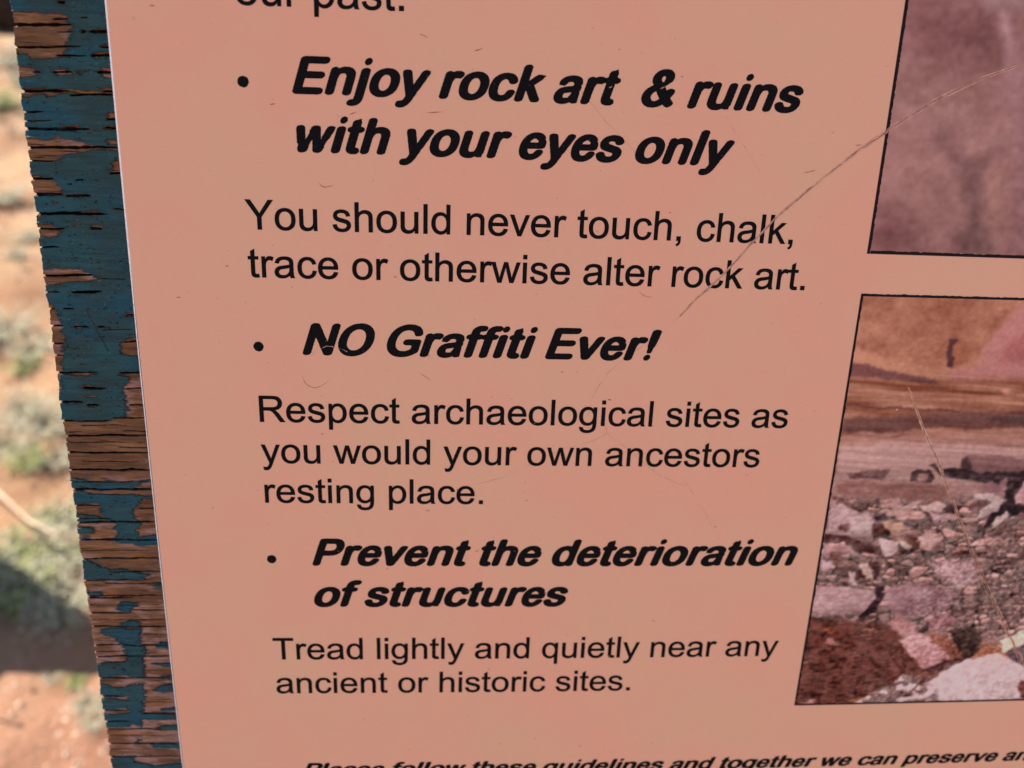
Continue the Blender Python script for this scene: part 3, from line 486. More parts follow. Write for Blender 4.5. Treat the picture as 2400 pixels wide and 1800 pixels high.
400],[752,300],[722,230],[715,222],[614,201],[556,203],[511,220],[478,260],[461,310],[450,530],[457,800],[449,900],[457,990],[442,1040],[395,1090],[365,1110],[311,1125],[239,1129],[181,
1118],[124,1095],[95,1070],[74,1030],[70,340],[89,190],[101,150],[177,40],[295,-40],[426,-83]]]],"v":[1139,[[[481,-60],[533,-68],[605,-66],[692,-49],[740,-20],[788,60],[816,160],[852,
220],[906,350],[923,420],[1010,610],[1035,700],[1122,890],[1149,990],[1146,1070],[1138,1083],[1109,1100],[1081,1103],[1023,1126],[965,1129],[864,1112],[828,1090],[781,1040],[712,880],
[692,800],[645,680],[610,610],[576,501],[525,610],[504,693],[419,890],[399,970],[336,1080],[274,1114],[187,1133],[129,1125],[37,1100],[9,1080],[6,1050],[-16,1000],[-13,970],[72,784],
[95,700],[182,510],[203,430],[287,250],[321,140],[380,10],[440,-40]]]],"w":[1593,[[[379,-60],[454,-68],[569,-58],[626,-30],[671,20],[696,90],[707,180],[695,230],[713,320],[752,460],
[771,495],[795,440],[808,350],[849,250],[848,220],[872,150],[887,60],[906,20],[939,-20],[964,-40],[1002,-55],[1103,-68],[1204,-59],[1232,-48],[1271,-20],[1306,20],[1329,70],[1362,190],
[1349,260],[1400,440],[1434,514],[1497,590],[1526,710],[1599,900],[1617,1020],[1610,1070],[1593,1091],[1477,1126],[1391,1124],[1333,1106],[1266,1050],[1206,890],[1188,790],[1135,640],
[1138,600],[1152,570],[1146,542],[1132,532],[1122,600],[1081,710],[1069,790],[1044,840],[1038,900],[987,1063],[944,1094],[858,1127],[728,1125],[670,1105],[616,1070],[595,1040],[585,
980],[549,880],[553,850],[576,810],[483,506],[463,610],[397,810],[382,895],[351,970],[334,1040],[321,1060],[238,1114],[166,1128],[94,1124],[36,1101],[7,1097],[-21,1080],[-36,1010],[-19,
910],[53,710],[71,620],[145,420],[154,370],[174,340],[209,318],[218,300],[237,230],[226,160],[249,60],[268,20],[310,-26],[339,-47]]]],"y":[1139,[[[282,-500],[353,-497],[468,-460],[579,
-380],[669,-250],[730,-120],[747,-50],[828,130],[819,190],[855,230],[886,286],[944,420],[965,500],[1051,690],[1072,770],[1161,970],[1162,1000],[1131,1090],[1002,1128],[958,1133],[915,
1125],[836,1090],[802,1060],[754,960],[731,870],[647,680],[628,600],[584,499],[384,1030],[353,1070],[316,1100],[281,1115],[151,1129],[122,1126],[36,1097],[3,1070],[-5,1000],[31,880],
[117,690],[140,610],[225,420],[248,340],[337,140],[385,0],[359,-80],[321,-150],[296,-180],[137,-202],[97,-220],[58,-300],[60,-370],[92,-430],[134,-470],[166,-481]]]]}}
sign = empty('information_sign')
sign.matrix_world = SIGN
tag(sign, 'peach printed trail sign with black lettering and rubble pictures on a peeling teal wooden board', 'sign')

SX0, SX1, SY0, SY1 = -101.7, 292.0, -283.0, 330.0      # printed sheet
BX0, BX1, BY0, BY1 = -129.4, 319.0, -308.0, 355.0      # wooden board
TH = 3.0; CH = 0.8                                    # sheet thickness, routed edge

# sheet: face, then a pale routed bevel and side all round
def build_sheet():
    xs = np.unique(np.concatenate([np.linspace(SX0 + CH, SX1 - CH, 60)]))
    ys = np.linspace(SY0 + CH, SY1 - CH, 90)
    X, Y = np.meshgrid(xs, ys)
    V = to_world(X, Y, 0.0).reshape(-1, 3)
    sh = mesh_obj('sign_sheet', V, grid_faces(*X.shape), SHEET, sign)
    pts = []
    n = 120
    per = [(SX0, SY0, SX1, SY0), (SX1, SY0, SX1, SY1), (SX1, SY1, SX0, SY1), (SX0, SY1, SX0, SY0)]
    V = []; F = []
    rng = np.random.RandomState(2)
    for (x0, y0, x1, y1) in per:
        nn = 700
        t = np.linspace(0, 1, nn)
        x = x0 + (x1 - x0) * t; y = y0 + (y1 - y0) * t
        cx = np.clip(x, SX0 + CH, SX1 - CH); cy = np.clip(y, SY0 + CH, SY1 - CH)
        if x0 == x1 == SX0: cx = np.minimum(cx + 0.55 * np.clip((y + 40) / 80, -0.35, 1), SX1)
        rag = 0.10 * (fbm(t * 160, t * 0 + x0, 3, 7) - 0.5)
        rows = [to_world(cx, cy, 0.0), to_world(x * 0.75 + cx * 0.25 + rag, y * 0.75 + cy * 0.25 + rag, -0.30), to_world(x, y, -0.9), to_world(x, y, -TH)]
        b0 = len(V)
        for r in rows: V += r.tolist()
        for j in range(3):
            for i in range(nn - 1):
                F.append((b0 + j * nn + i, b0 + (j + 1) * nn + i, b0 + (j + 1) * nn + i + 1, b0 + j * nn + i + 1))
    mesh_obj('sheet_edge', V, F, EDGE, sh, smooth=True)
    return sh
sheet = build_sheet()

# --- lettering
REG = {',': (569, 'M182 0v205h205v-205q0 -113 -40 -182.5t-127 -107.5l-50 77q57 25 84 73.5t29 139.5h-101z'),
'.': (569, 'M186 0v205h205v-205h-205z'),
'R': (1479, 'M161 0v1466h650q196 0 298 -39.5t163 -139.5t61 -221q0 -156 -101 -263t-312 -136q77 -37 117 -73q85 -78 161 -195l255 -399h-244l-194 305q-85 132 -140 202t-98.5 98t-88.5 39q-33 7 -108 7h-225v-651h-194zM355 819h417q133 0 208 27.5t114 88t39 131.5q0 104 -75.5 171t-238.5 67h-464v-485z'),
'T': (1251, 'M531 0v1293h-483v173h1162v-173h-485v-1293h-194z'),
'Y': (1366, 'M571 0v621l-565 845h236l289 -442q80 -124 149 -248q66 115 160 259l284 431h226l-585 -845v-621h-194z'),
'a': (1139, 'M828 131q-100 -85 -192.5 -120t-198.5 -35q-175 0 -269 85.5t-94 218.5q0 78 35.5 142.5t93 103.5t129.5 59q53 14 160 27q218 26 321 62q1 37 1 47q0 110 -51 155q-69 61 -205 61q-127 0 -187.5 -44.5t-89.5 -157.5l-176 24q24 113 79 182.5t159 107t241 37.5q136 0 221 -32t125 -80.5t56 -122.5q9 -46 9 -166v-240q0 -251 11.5 -317.5t45.5 -127.5h-188q-28 56 -36 131zM813 533q-98 -40 -294 -68q-111 -16 -157 -36t-71 -58.5t-25 -85.5q0 -72 54.5 -120t159.5 -48q104 0 185 45.5t119 124.5q29 61 29 180v66z'),
'c': (1024, 'M828 389l177 -23q-29 -183 -148.5 -286.5t-293.5 -103.5q-218 0 -350.5 142.5t-132.5 408.5q0 172 57 301t173.5 193.5t253.5 64.5q173 0 283 -87.5t141 -248.5l-175 -27q-25 107 -88.5 161t-153.5 54q-136 0 -221 -97.5t-85 -308.5q0 -214 82 -311t214 -97q106 0 177 65t90 200z'),
'd': (1139, 'M824 0v134q-101 -158 -297 -158q-127 0 -233.5 70t-165 195.5t-58.5 288.5q0 159 53 288.5t159 198.5t237 69q96 0 171 -40.5t122 -105.5v526h179v-1466h-167zM255 530q0 -204 86 -305t203 -101q118 0 200.5 96.5t82.5 294.5q0 218 -84 320t-207 102q-120 0 -200.5 -98t-80.5 -309z'),
'e': (1139, 'M862 342l186 -23q-44 -163 -163 -253t-304 -90q-233 0 -369.5 143.5t-136.5 402.5q0 268 138 416t358 148q213 0 348 -145t135 -408q0 -16 -1 -48h-792q10 -175 99 -268t222 -93q99 0 169 52t111 166zM271 633h593q-12 134 -68 201q-86 104 -223 104q-124 0 -208.5 -83t-93.5 -222z'),
'g': (1139, 'M102 -88l175 -26q11 -81 61 -118q67 -50 183 -50q125 0 193 50t92 140q14 55 13 231q-118 -139 -294 -139q-219 0 -339 158t-120 379q0 152 55 280.5t159.5 198.5t245.5 70q188 0 310 -152v128h166v-918q0 -248 -50.5 -351.5t-160 -163.5t-269.5 -60q-190 0 -307 85.5t-113 257.5zM251 550q0 -209 83 -305t208 -96q124 0 208 95.5t84 299.5q0 195 -86.5 294t-208.5 99q-120 0 -204 -97.5t-84 -290.5z'),
'h': (1139, 'M135 0v1466h180v-526q126 146 318 146q118 0 205 -46.5t124.5 -128.5t37.5 -238v-673h-180v673q0 135 -58.5 196.5t-165.5 61.5q-80 0 -150.5 -41.5t-100.5 -112.5t-30 -196v-581h-180z'),
'i': (455, 'M136 1259v207h180v-207h-180zM136 0v1062h180v-1062h-180z'),
'k': (1024, 'M136 0v1466h180v-836l426 432h233l-406 -394l447 -668h-222l-351 543l-127 -122v-421h-180z'),
'l': (455, 'M131 0v1466h180v-1466h-180z'),
'n': (1139, 'M135 0v1062h162v-151q117 175 338 175q96 0 176.5 -34.5t120.5 -90.5t56 -133q10 -50 10 -175v-653h-180v646q0 110 -21 164.5t-74.5 87t-125.5 32.5q-115 0 -198.5 -73t-83.5 -277v-580h-180z'),
'o': (1139, 'M68 531q0 295 164 437q137 118 334 118q219 0 358 -143.5t139 -396.5q0 -205 -61.5 -322.5t-179 -182.5t-256.5 -65q-223 0 -360.5 143t-137.5 412zM253 531q0 -204 89 -305.5t224 -101.5q134 0 223 102t89 311q0 197 -89.5 298.5t-222.5 101.5q-135 0 -224 -101t-89 -305z'),
'p': (1139, 'M135 -407v1469h164v-138q58 81 131 121.5t177 40.5q136 0 240 -70t157 -197.5t53 -279.5q0 -163 -58.5 -293.5t-170 -200t-234.5 -69.5q-90 0 -161.5 38t-117.5 96v-517h-180zM298 525q0 -205 83 -303t201 -98q120 0 205.5 101.5t85.5 314.5q0 203 -83.5 304t-199.5 101q-115 0 -203.5 -107.5t-88.5 -312.5z'),
'q': (1139, 'M812 -407v520q-42 -59 -117.5 -98t-160.5 -39q-189 0 -325.5 151t-136.5 414q0 160 55.5 287t161 192.5t231.5 65.5q197 0 310 -166v142h162v-1469h-180zM257 534q0 -205 86 -307.5t206 -102.5q115 0 198 97.5t83 296.5q0 212 -87.5 319t-205.5 107q-117 0 -198.5 -99.5t-81.5 -310.5z'),
'r': (682, 'M133 0v1062h162v-161q62 113 114.5 149t115.5 36q91 0 185 -58l-62 -167q-66 39 -132 39q-59 0 -106 -35.5t-67 -98.5q-30 -96 -30 -210v-556h-180z'),
's': (1024, 'M63 317l178 28q15 -107 83.5 -164t191.5 -57q124 0 184 50.5t60 118.5q0 61 -53 96q-37 24 -184 61q-198 50 -274.5 86.5t-116 101t-39.5 142.5q0 71 32.5 131.5t88.5 100.5q42 31 114.5 52.5t155.5 21.5q125 0 219.5 -36t139.5 -97.5t62 -164.5l-176 -24q-12 82 -69.5 128t-162.5 46q-124 0 -177 -41t-53 -96q0 -35 22 -63q22 -29 69 -48q27 -10 159 -46q191 -51 266.5 -83.5t118.5 -94.5t43 -154q0 -90 -52.5 -169.5t-151.5 -123t-224 -43.5q-207 0 -315.5 86t-138.5 255z'),
't': (569, 'M528 161l26 -159q-76 -16 -136 -16q-98 0 -152 31t-76 81.5t-22 212.5v611h-132v140h132v263l179 108v-371h181v-140h-181v-621q0 -77 9.5 -99t31 -35t61.5 -13q30 0 79 7z'),
'u': (1139, 'M831 0v156q-124 -180 -337 -180q-94 0 -175.5 36t-121 90.5t-55.5 133.5q-11 53 -11 168v658h180v-589q0 -141 11 -190q17 -71 72 -111.5t136 -40.5t152 41.5t100.5 113t29.5 207.5v569h180v-1062h-161z'),
'v': (1024, 'M430 0l-404 1062h190l228 -636q37 -103 68 -214q24 84 67 202l236 648h185l-402 -1062h-168z'),
'w': (1479, 'M331 0l-325 1062h186l169 -613l63 -228q4 17 55 219l169 622h185l159 -616l53 -203l61 205l182 614h175l-332 -1062h-187l-169 636l-41 181l-215 -817h-188z'),
'y': (1024, 'M127 -409l-20 169q59 -16 103 -16q60 0 96 20t59 56q17 27 55 134q5 15 16 44l-403 1064h194l221 -615q43 -117 77 -246q31 124 74 242l227 619h180l-404 -1080q-65 -175 -101 -241q-48 -89 -110 -130.5t-148 -41.5q-52 0 -116 22z')}
BOLD = DATA['bold']
def parse(d, n=5):
    tok = re.findall(r'[MlhvqtzZ]|-?\d+\.?\d*', d); i = 0; loops = []; cur = None; p = None; cmd = None; lc = None
    def take(k):
        nonlocal i
        v = [float(q) for q in tok[i:i + k]]; i += k
        return v
    while i < len(tok):
        if tok[i].isalpha(): cmd = tok[i]; i += 1
        if cmd in 'zZ': loops.append(cur); continue
        if cmd == 'M': p = tuple(take(2)); cur = [p]; lc = None
        elif cmd == 'l': a = take(2); p = (p[0] + a[0], p[1] + a[1]); cur.append(p); lc = None
        elif cmd == 'h': a = take(1); p = (p[0] + a[0], p[1]); cur.append(p); lc = None
        elif cmd == 'v': a = take(1); p = (p[0], p[1] + a[0]); cur.append(p); lc = None
        else:
            if cmd == 'q': a = take(2); c = (p[0] + a[0], p[1] + a[1])
            else: c = (2 * p[0] - lc[0], 2 * p[1] - lc[1]) if lc else p
            a = take(2); e = (p[0] + a[0], p[1] + a[1])
            for k in range(1, n + 1):
                t = k / n
                cur.append(((1 - t) ** 2 * p[0] + 2 * t * (1 - t) * c[0] + t * t * e[0], (1 - t) ** 2 * p[1] + 2 * t * (1 - t) * c[1] + t * t * e[1]))
            p = e; lc = c
    out = []
    for L in loops:
        M = [L[0]]
        for q in L[1:]:
            if abs(q[0] - M[-1][0]) + abs(q[1] - M[-1][1]) > 1: M.append(q)
        if abs(M[0][0] - M[-1][0]) + abs(M[0][1] - M[-1][1]) <= 12: M.pop()
        out.append(M)
    return out
def area(L):
    return sum(L[i][0] * L[(i + 1) % len(L)][1] - L[(i + 1) % len(L)][0] * L[i][1] for i in range(len(L))) / 2
GLYPH = {}
FLIP = {}       # direction in which each letter's outlines run
for _c, (_a, _d) in REG.items():
    _L = parse(_d); FLIP[_c] = area(max(_L, key=lambda q: abs(area(q)))) > 0
def glyph(c, bold):
    k = (c, bold)
    if k not in GLYPH:
        if bold: adv, loops = BOLD[c][0], [[tuple(q) for q in L] for L in BOLD[c][1]]
        else: adv, loops = REG[c][0], parse(REG[c][1])
        if not bold:
            fat = []
            for L in loops:
                A_ = np.array(L); e = np.roll(A_, -1, 0) - A_; e /= np.linalg.norm(e, axis=1)[:, None] + 1e-9
                nn = np.stack([e[:, 1], -e[:, 0]], 1); m = nn + np.roll(nn, 1, 0); m /= np.maximum((m * m).sum(1), 0.8)[:, None] / 2
                sg = 1.0 if FLIP[c] else -1.0
                fat.append([tuple(q) for q in (A_ + m * 18 * sg)])
            loops = fat
        # outer loops and their holes
        def inside(p, L):
            r = False
            for i in range(len(L)):
                (x0, y0), (x1, y1) = L[i], L[(i + 1) % len(L)]
                if (y0 > p[1]) != (y1 > p[1]) and p[0] < (x1 - x0) * (p[1] - y0) / (y1 - y0) + x0: r = not r
            return r
        groups = []
        order = sorted(loops, key=lambda L: -abs(area(L)))
        for L in order:
            for g in groups:
                if inside(L[0], g[0]): g.append(L); break
            else: groups.append([L])
        V = []; T = []
        for g in groups:
            tri = tessellate_polygon([[Vector((x, y, 0)) for x, y in L] for L in g])
            b0 = len(V)
            for L in g: V += L
            T += [tuple(b0 + v for v in t) for t in tri]
        GLYPH[k] = (adv, V, T)
    return GLYPH[k]
def text_line(text, bold, base, x0, x1, em_y, z=0.05, drop=0):
    """one printed line: left and right ends and baseline in sheet mm"""
    shear = 0.30 if bold else 0.0
    V = []; F = []; pen = 0.0
    for ch in text:
        if ch == ' ': pen += 569; continue
        adv, gv, gt = glyph(ch, bold)
        b0 = len(V)
        V += [(x + pen + shear * y, y) for x, y in gv]
        for t in gt:
            a, b_, c_ = (gv[q] for q in t)
            s = (b_[0] - a[0]) * (c_[1] - a[1]) - (c_[0] - a[0]) * (b_[1] - a[1])
            F.append(tuple(b0 + q for q in (t if s > 0 else t[::-1])))
        pen += adv
    V = np.array(V)
    lo, hi = V[:, 0].min(), V[:, 0].max()
    if drop: hi = V[:-drop, 0].max()
    X = x0 + (V[:, 0] - lo) * (x1 - x0) / (hi - lo)
    Y = base + V[:, 1] * em_y / 2048
    return mesh_obj('text_line', to_world(X, Y, z), F, INK, sheet)
EMB, EMR = 13.62, 12.42
for args in [("our past.", 0, 31.85, -64.66, -16.78, EMR),
             ("Enjoy rock art  & ruins", 1, 8.45, -49.52, 104.1, EMB),
             ("with your eyes only", 1, -8.2, -48.78, 84.3, EMB),
             ("You should never touch, chalk,", 0, -31.85, -65.2, 106.7, EMR),
             ("trace or otherwise alter rock art.", 0, -46.65, -65.1, 112.7, EMR),
             ("NO Graffiti Ever!", 1, -71.15, -49.4, 66.8, EMB),
             ("Respect archaeological sites as", 0, -94.5, -64.25, 113.3, EMR),
             ("you would your own ancestors", 0, -109.1, -64.5, 105.2, EMR),
             ("resting place.", 0, -123.6, -64.1, 9.8, EMR),
             ("Prevent the deterioration", 1, -147.3, -49.15, 124.0, EMB),
             ("of structures", 1, -163.7, -49.2, 41.2, EMB),
             ("Tread lightly and quietly near any", 0, -185.95, -64.6, 122.1, EMR),
             ("ancient or historic sites.", 0, -200.55, -64.3, 67.0, EMR),
             ("Please follow these guidelines and together we can preserve and", 1, -238.1, -56.2, 242.7, 7.7)]:
    text_line(*args)
def disc(name, cx, cy, rx, ry, z, mat, parent, n=28, seed=0):
    rng = np.random.RandomState(seed)
    t = np.arange(n) * 2 * math.pi / n
    r = 1 + 0.03 * rng.randn(n)
    X = np.append(cx + rx * r * np.cos(t), cx); Y = np.append(cy + ry * r * np.sin(t), cy)
    return mesh_obj(name, to_world(X, Y, z), [(i, (i + 1) % n, n) for i in range(n)], mat, parent)
for k, (cx, cy) in enumerate([(-63.62, 10.95), (-63.3, -69.0), (-63.06, -145.2)]):
    disc('bullet', cx, cy, 1.62, 1.62, 0.05, INK, sheet, seed=k)

# --- printed pictures
def poly_sd(P, X, Y):
    d = np.full(X.shape, 1e9); ins = np.zeros(X.shape, bool)
    n = len(P)
    for i in range(n):
        ax, ay = P[i]; bx, by = P[(i + 1) % n]
        ex, ey = bx - ax, by - ay
        t = np.clip(((X - ax) * ex + (Y - ay) * ey) / (ex * ex + ey * ey + 1e-9), 0, 1)
        d = np.minimum(d, (X - ax - t * ex) ** 2 + (Y - ay - t * ey) ** 2)
        if ay != by: ins ^= ((ay > Y) != (by > Y)) & (X < (bx - ax) * (Y - ay) / (by - ay) + ax)
    d = np.sqrt(d)
    return np.where(ins, -d, d)
def paint_poly(C, X, Y, P, col, soft, wx, wy, amt=1.0):
    P = np.asarray(P, float)
    m = 2.5 + 1.5 * soft
    x0, y0 = P.min(0) - m; x1, y1 = P.max(0) + m
    j = np.where((X[0] > x0) & (X[0] < x1))[0]; i = np.where((Y[:, 0] > y0) & (Y[:, 0] < y1))[0]
    if len(i) < 2 or len(j) < 2: return
    s = np.s_[i[0]:i[-1] + 1, j[0]:j[-1] + 1]
    sd = poly_sd(P, X[s] + wx[s], Y[s] + wy[s])
    w = np.clip(0.5 - sd / (2 * soft), 0, 1)[..., None]
    w = w * w * (3 - 2 * w) * amt
    ctr = P.mean(0); ext = np.ptp(P, axis=0) + 1e-6
    lum = 1 + 0.10 * np.clip(((ctr[0] - X[s]) / ext[0] + (Y[s] - ctr[1]) / ext[1]), -1, 1) + 0.10 * (fbm(X[s] / 2.6, Y[s] / 1.6, 3, 7, 0.5) - 0.5)
    C[s] = C[s] * (1 - w) + np.asarray(col, float) * lum[..., None] * w
def stones(X, Y, sx, sy, seed):
    """broken stone pile as a photograph shows it: facets, one side bright, dark gaps"""
    u = X / sx + 0.5 * (fbm(X / sx / 2, Y / sy / 2, 2, seed) - 0.5); v = Y / sy + 0.5 * (fbm(X / sx / 2, Y / sy / 2, 2, seed + 1) - 0.5)
    iu, iv = np.floor(u), np.floor(v)
    d1 = np.full(X.shape, 9.0); d2 = d1.copy(); bx = d1.copy(); by = d1.copy(); rnd = d1.copy(); rn2 = d1.copy()
    for a in (-1, 0, 1):
        for b_ in (-1, 0, 1):
            cu = iu + a; cv = iv + b_
            px = cu + 0.1 + 0.8 * hash2(cu, cv, seed + 5); py = cv + 0.1 + 0.8 * hash2(cu, cv, seed + 6)
            ang = hash2(cu, cv, seed + 7) * 3.1; ca, sa = np.cos(ang), np.sin(ang)
            dx, dy = u - px, v - py
            e1 = dx * ca + dy * sa; e2 = -dx * sa + dy * ca
            d = np.maximum(np.abs(e1) * 0.75, np.abs(e2) * 1.25) + 0.25 * np.hypot(dx, dy)
            m = d < d1
            d2 = np.where(m, d1, np.minimum(d2, d))
            bx = np.where(m, dx, bx); by = np.where(m, dy, by)
            rnd = np.where(m, hash2(cu, cv, seed + 8), rnd); rn2 = np.where(m, hash2(cu, cv, seed + 9), rn2)
            d1 = np.where(m, d, d1)
    gap = np.clip((d2 - d1) * 4.5, 0, 1)
    facet = np.where(by * 1.2 - bx * (rn2 - 0.2) > 0.06 * rn2, 1.0, 0.62 + 0.2 * rn2)
    return gap, rnd, facet
def picture(x0, x1, y0, y1, cell, which):
    nx, ny = int((x1 - x0) / cell) + 1, int((y1 - y0) / cell) + 1
    X, Y = np.meshgrid(np.linspace(x0, x1, nx), np.linspace(y0, y1, ny))
    C = np.zeros(X.shape + (3,))
    rng = np.random.RandomState(which)
    if which == 1:
        C[:] = (150, 98, 95)
        C += ((fbm(X / 28, Y / 20, 4, 3) - 0.5) * 46)[..., None] * np.array([1, .95, .95])
        wx = (fbm(X / 6, Y / 6, 3, 11) - 0.5) * 4; wy = (fbm(X / 6, Y / 6, 3, 12) - 0.5) * 4
    else:
        C[:] = (166, 100, 78)
        # layered sandstone under the overhang, then the rubble floor
        band = np.clip((-74 - Y) / 4, 0, 1)[..., None]
        C = C * (1 - band) + np.array([146, 86, 66]) * band
        st = fbm(X / 26, (Y + X * 0.04) / 1.6, 4, 31) - 0.5
        C += (st * 120 * band[..., 0] * np.clip((Y + 112) / 6, 0, 1))[..., None]
        mot = fbm(X / 7, Y / 5, 5, 33, 0.6) - 0.5
        C += (mot * 75)[..., None] * np.array([1, .9, .85]) * (1 - band)
        wx = (fbm(X / 3, Y / 3, 4, 11, 0.7) - 0.5) * 3.0; wy = (fbm(X / 3, Y / 3, 4, 12, 0.7) - 0.5) * 2.4
    first_rubble = True
    for (w, col, soft, P) in DATA['photo']:
        if w != which: continue
        P = np.array(P, float).reshape(-1, 2) / 10
        paint_poly(C, X, Y, P, col, max(0.35, soft * 0.19), wx, wy, 0.92 if which == 2 and P[:, 1].mean() > -115 else 1.0)
        if which == 2 and first_rubble and col == [160, 112, 108]:
            first_rubble = False
            zone = np.clip((-119 - Y) / 5, 0, 1) * np.clip((Y + 172 + (X - 133) * 0.12) / 5, 0, 1)
            for (sx, sy, sd, keep_p) in ((1.7, 1.0, 300, 1.0), (3.6, 2.2, 320, 0.60), (6.8, 3.9, 340, 0.50), (10.5, 5.2, 380, 0.26)):
                g_, r_, f_ = stones(X, Y, sx, sy, sd)
                on = (r_ < keep_p) * zone
                lum = ((78 + 66 * (r_ / keep_p)) if sd == 300 else (118 + 82 * (r_ / keep_p))) * f_ * ((0.6 + 0.4 * g_) if sd == 300 else (0.22 + 0.78 * g_))
                lum = lum + (fbm(X / 1.2, Y / 0.8, 3, sd) - 0.5) * 34
                S = np.stack([lum * 1.15, lum * 0.80, lum * 0.77], -1)
                w_ = (on * np.where(sd == 300, 0.62, 0.94) * np.where(sd >= 340, np.clip((210 - X) / 25, 0.25, 1), 1))[..., None]
                C = C * (1 - w_) + S * w_
    if which == 2:
        led = np.clip((-72 - Y) / 5, 0, 1) * np.clip((Y + 121) / 5, 0, 1)
        C += ((fbm(X / 20, (Y + X * 0.05) / 0.9, 4, 37, 0.6) - 0.5) * 58 * led)[..., None] * np.array([1, .85, .8])
        # broken edges and small gaps over the heap as well
        heap = np.clip((-108 - Y) / 4, 0, 1) * np.clip((Y + 176) / 8, 0, 1)
        g_, r_, f_ = stones(X, Y, 4.2, 2.2, 400)
        C *= (1 - 0.14 * heap * (1 - g_) - 0.20 * heap * (1 - f_))[..., None]
        dk = C.mean(-1) < 78       # the deepest shadows let some stone show through
        C += (np.where(dk, (fbm(X / 2.0, Y / 1.2, 3, 410) - 0.42) * 90, 0) * heap)[..., None]
        # stones strewn over the red dirt in the near corner
        zone = np.clip((-166 - Y) / 4, 0, 1) * np.clip((-150 - Y - (X - 133) * 1.15 + 12) / 5, 0, 1)
        g_, r_, f_ = stones(X, Y, 2.6, 1.5, 360)
        on = zone * (r_ < 0.55) * 0.55
        lum = (46 + 72 * (r_ / 0.55)) * f_ * (0.35 + 0.65 * g_)
        S = np.stack([lum * 1.25, lum * 0.72, lum * 0.64], -1)
        C = C * (1 - on[..., None]) + S * on[..., None]
        # grit: dark and light speckle over the dirt and the gravel
        low = np.clip((-128 - Y) / 8, 0, 1)
        right = np.clip((X - 168 - (Y + 150) * 0.2) / 12, 0, 1)
        g = fbm(X / 1.1, Y / 0.9, 3, 51, 0.7) - 0.5
        lum = C.mean(-1)
        slab = np.clip((lum - 150) / 20, 0, 1)
        grit = (g * (130 * right * low + 46) * (1 - 0.8 * slab * (Y < -180)))[..., None]
        C += grit * 0.7 * np.array([1, .92, .9])
        blot = fbm(X / 4.5, Y / 3, 4, 61) - 0.5
        C += (blot * 46)[..., None] * np.clip((-112 - Y) / 6, 0, 1)[..., None] * (1 - 0.6 * slab[..., None])
        red = ((X - 132) < (-168 - Y) * 1.6) & (lum < 125) & (Y < -165)
        C += (np.where(red, np.clip(0.42 - fbm(X / 2.4, Y / 1.4, 3, 71), 0, 1) * -190, 0))[..., None]
    else:
        C += ((fbm(X / 2.2, Y / 1.8, 4, 41, 0.65) - 0.5) * 34)[..., None]
        C += ((fbm(X / 9, Y / 3.5, 3, 43) - 0.5) * 26)[..., None] * np.array([1, .8, .85])
    grey = C.mean(-1, keepdims=True)      # sun-faded inks
    C = grey + (C - grey) * (0.92 if which == 2 else 0.88) + (3 if which == 2 else 0)
    if which == 2:
        lowc = np.clip((-118 - Y) / 6, 0, 1)[..., None] * 0.22
        C = C + (C - np.array([138, 100, 98])) * lowc + 6 * lowc
    for _ in range(2):       # the softness of an enlarged photographic print
        C[1:-1, 1:-1] = 0.36 * C[1:-1, 1:-1] + 0.16 * (C[:-2, 1:-1] + C[2:, 1:-1] + C[1:-1, :-2] + C[1:-1, 2:])
    rgb = alb(np.clip(C, 8, 250)).reshape(-1, 3)
    o = mesh_obj('printed_picture', to_world(X, Y, 0.04).reshape(-1, 3), grid_faces(ny, nx), PRINT, sheet)
    set_colour(o, rgb)
    return o
PX0, PX1 = 133.0, 262.0
pic = picture(PX0, PX1, -33.2, 76.0, 0.42, 1)
tag(pic, 'faded mauve picture of a rock art figure')
pic2 = picture(PX0, PX1, -207.9, -48.2, 0.32, 2)
tag(pic2, 'picture of stone rubble under a rock overhang')
def border(x0, x1, y0, y1, w):
    rng = np.random.RandomState(int(abs(y0)))
    for (a, b_, c_, d) in ((x0 - w, x0, y0 - w, y1 + w), (x1, x1 + w, y0 - w, y1 + w), (x0, x1, y0 - w, y0), (x0, x1, y1, y1 + w)):
        long_y = (d - c_) > (b_ - a)
        n = 160; t = np.linspace(0, 1, n)
        j = 0.07 * rng.randn(n)
        if long_y: X = np.concatenate([a + 0 * t, b_ + j]); Y = np.concatenate([c_ + (d - c_) * t] * 2)
        else: X = np.concatenate([a + (b_ - a) * t] * 2); Y = np.concatenate([c_ + 0 * t, d + j])
        F = [(i, n + i, n + i + 1, i + 1) if long_y else (i, i + 1, n + i + 1, n + i) for i in range(n - 1)]
        mesh_obj('picture_border', to_world(X, Y, 0.06), F, BORDER, sheet)
border(PX0, PX1, -33.2, 76.0, 1.05)
border(PX0, PX1, -207.9, -48.2, 0.85)

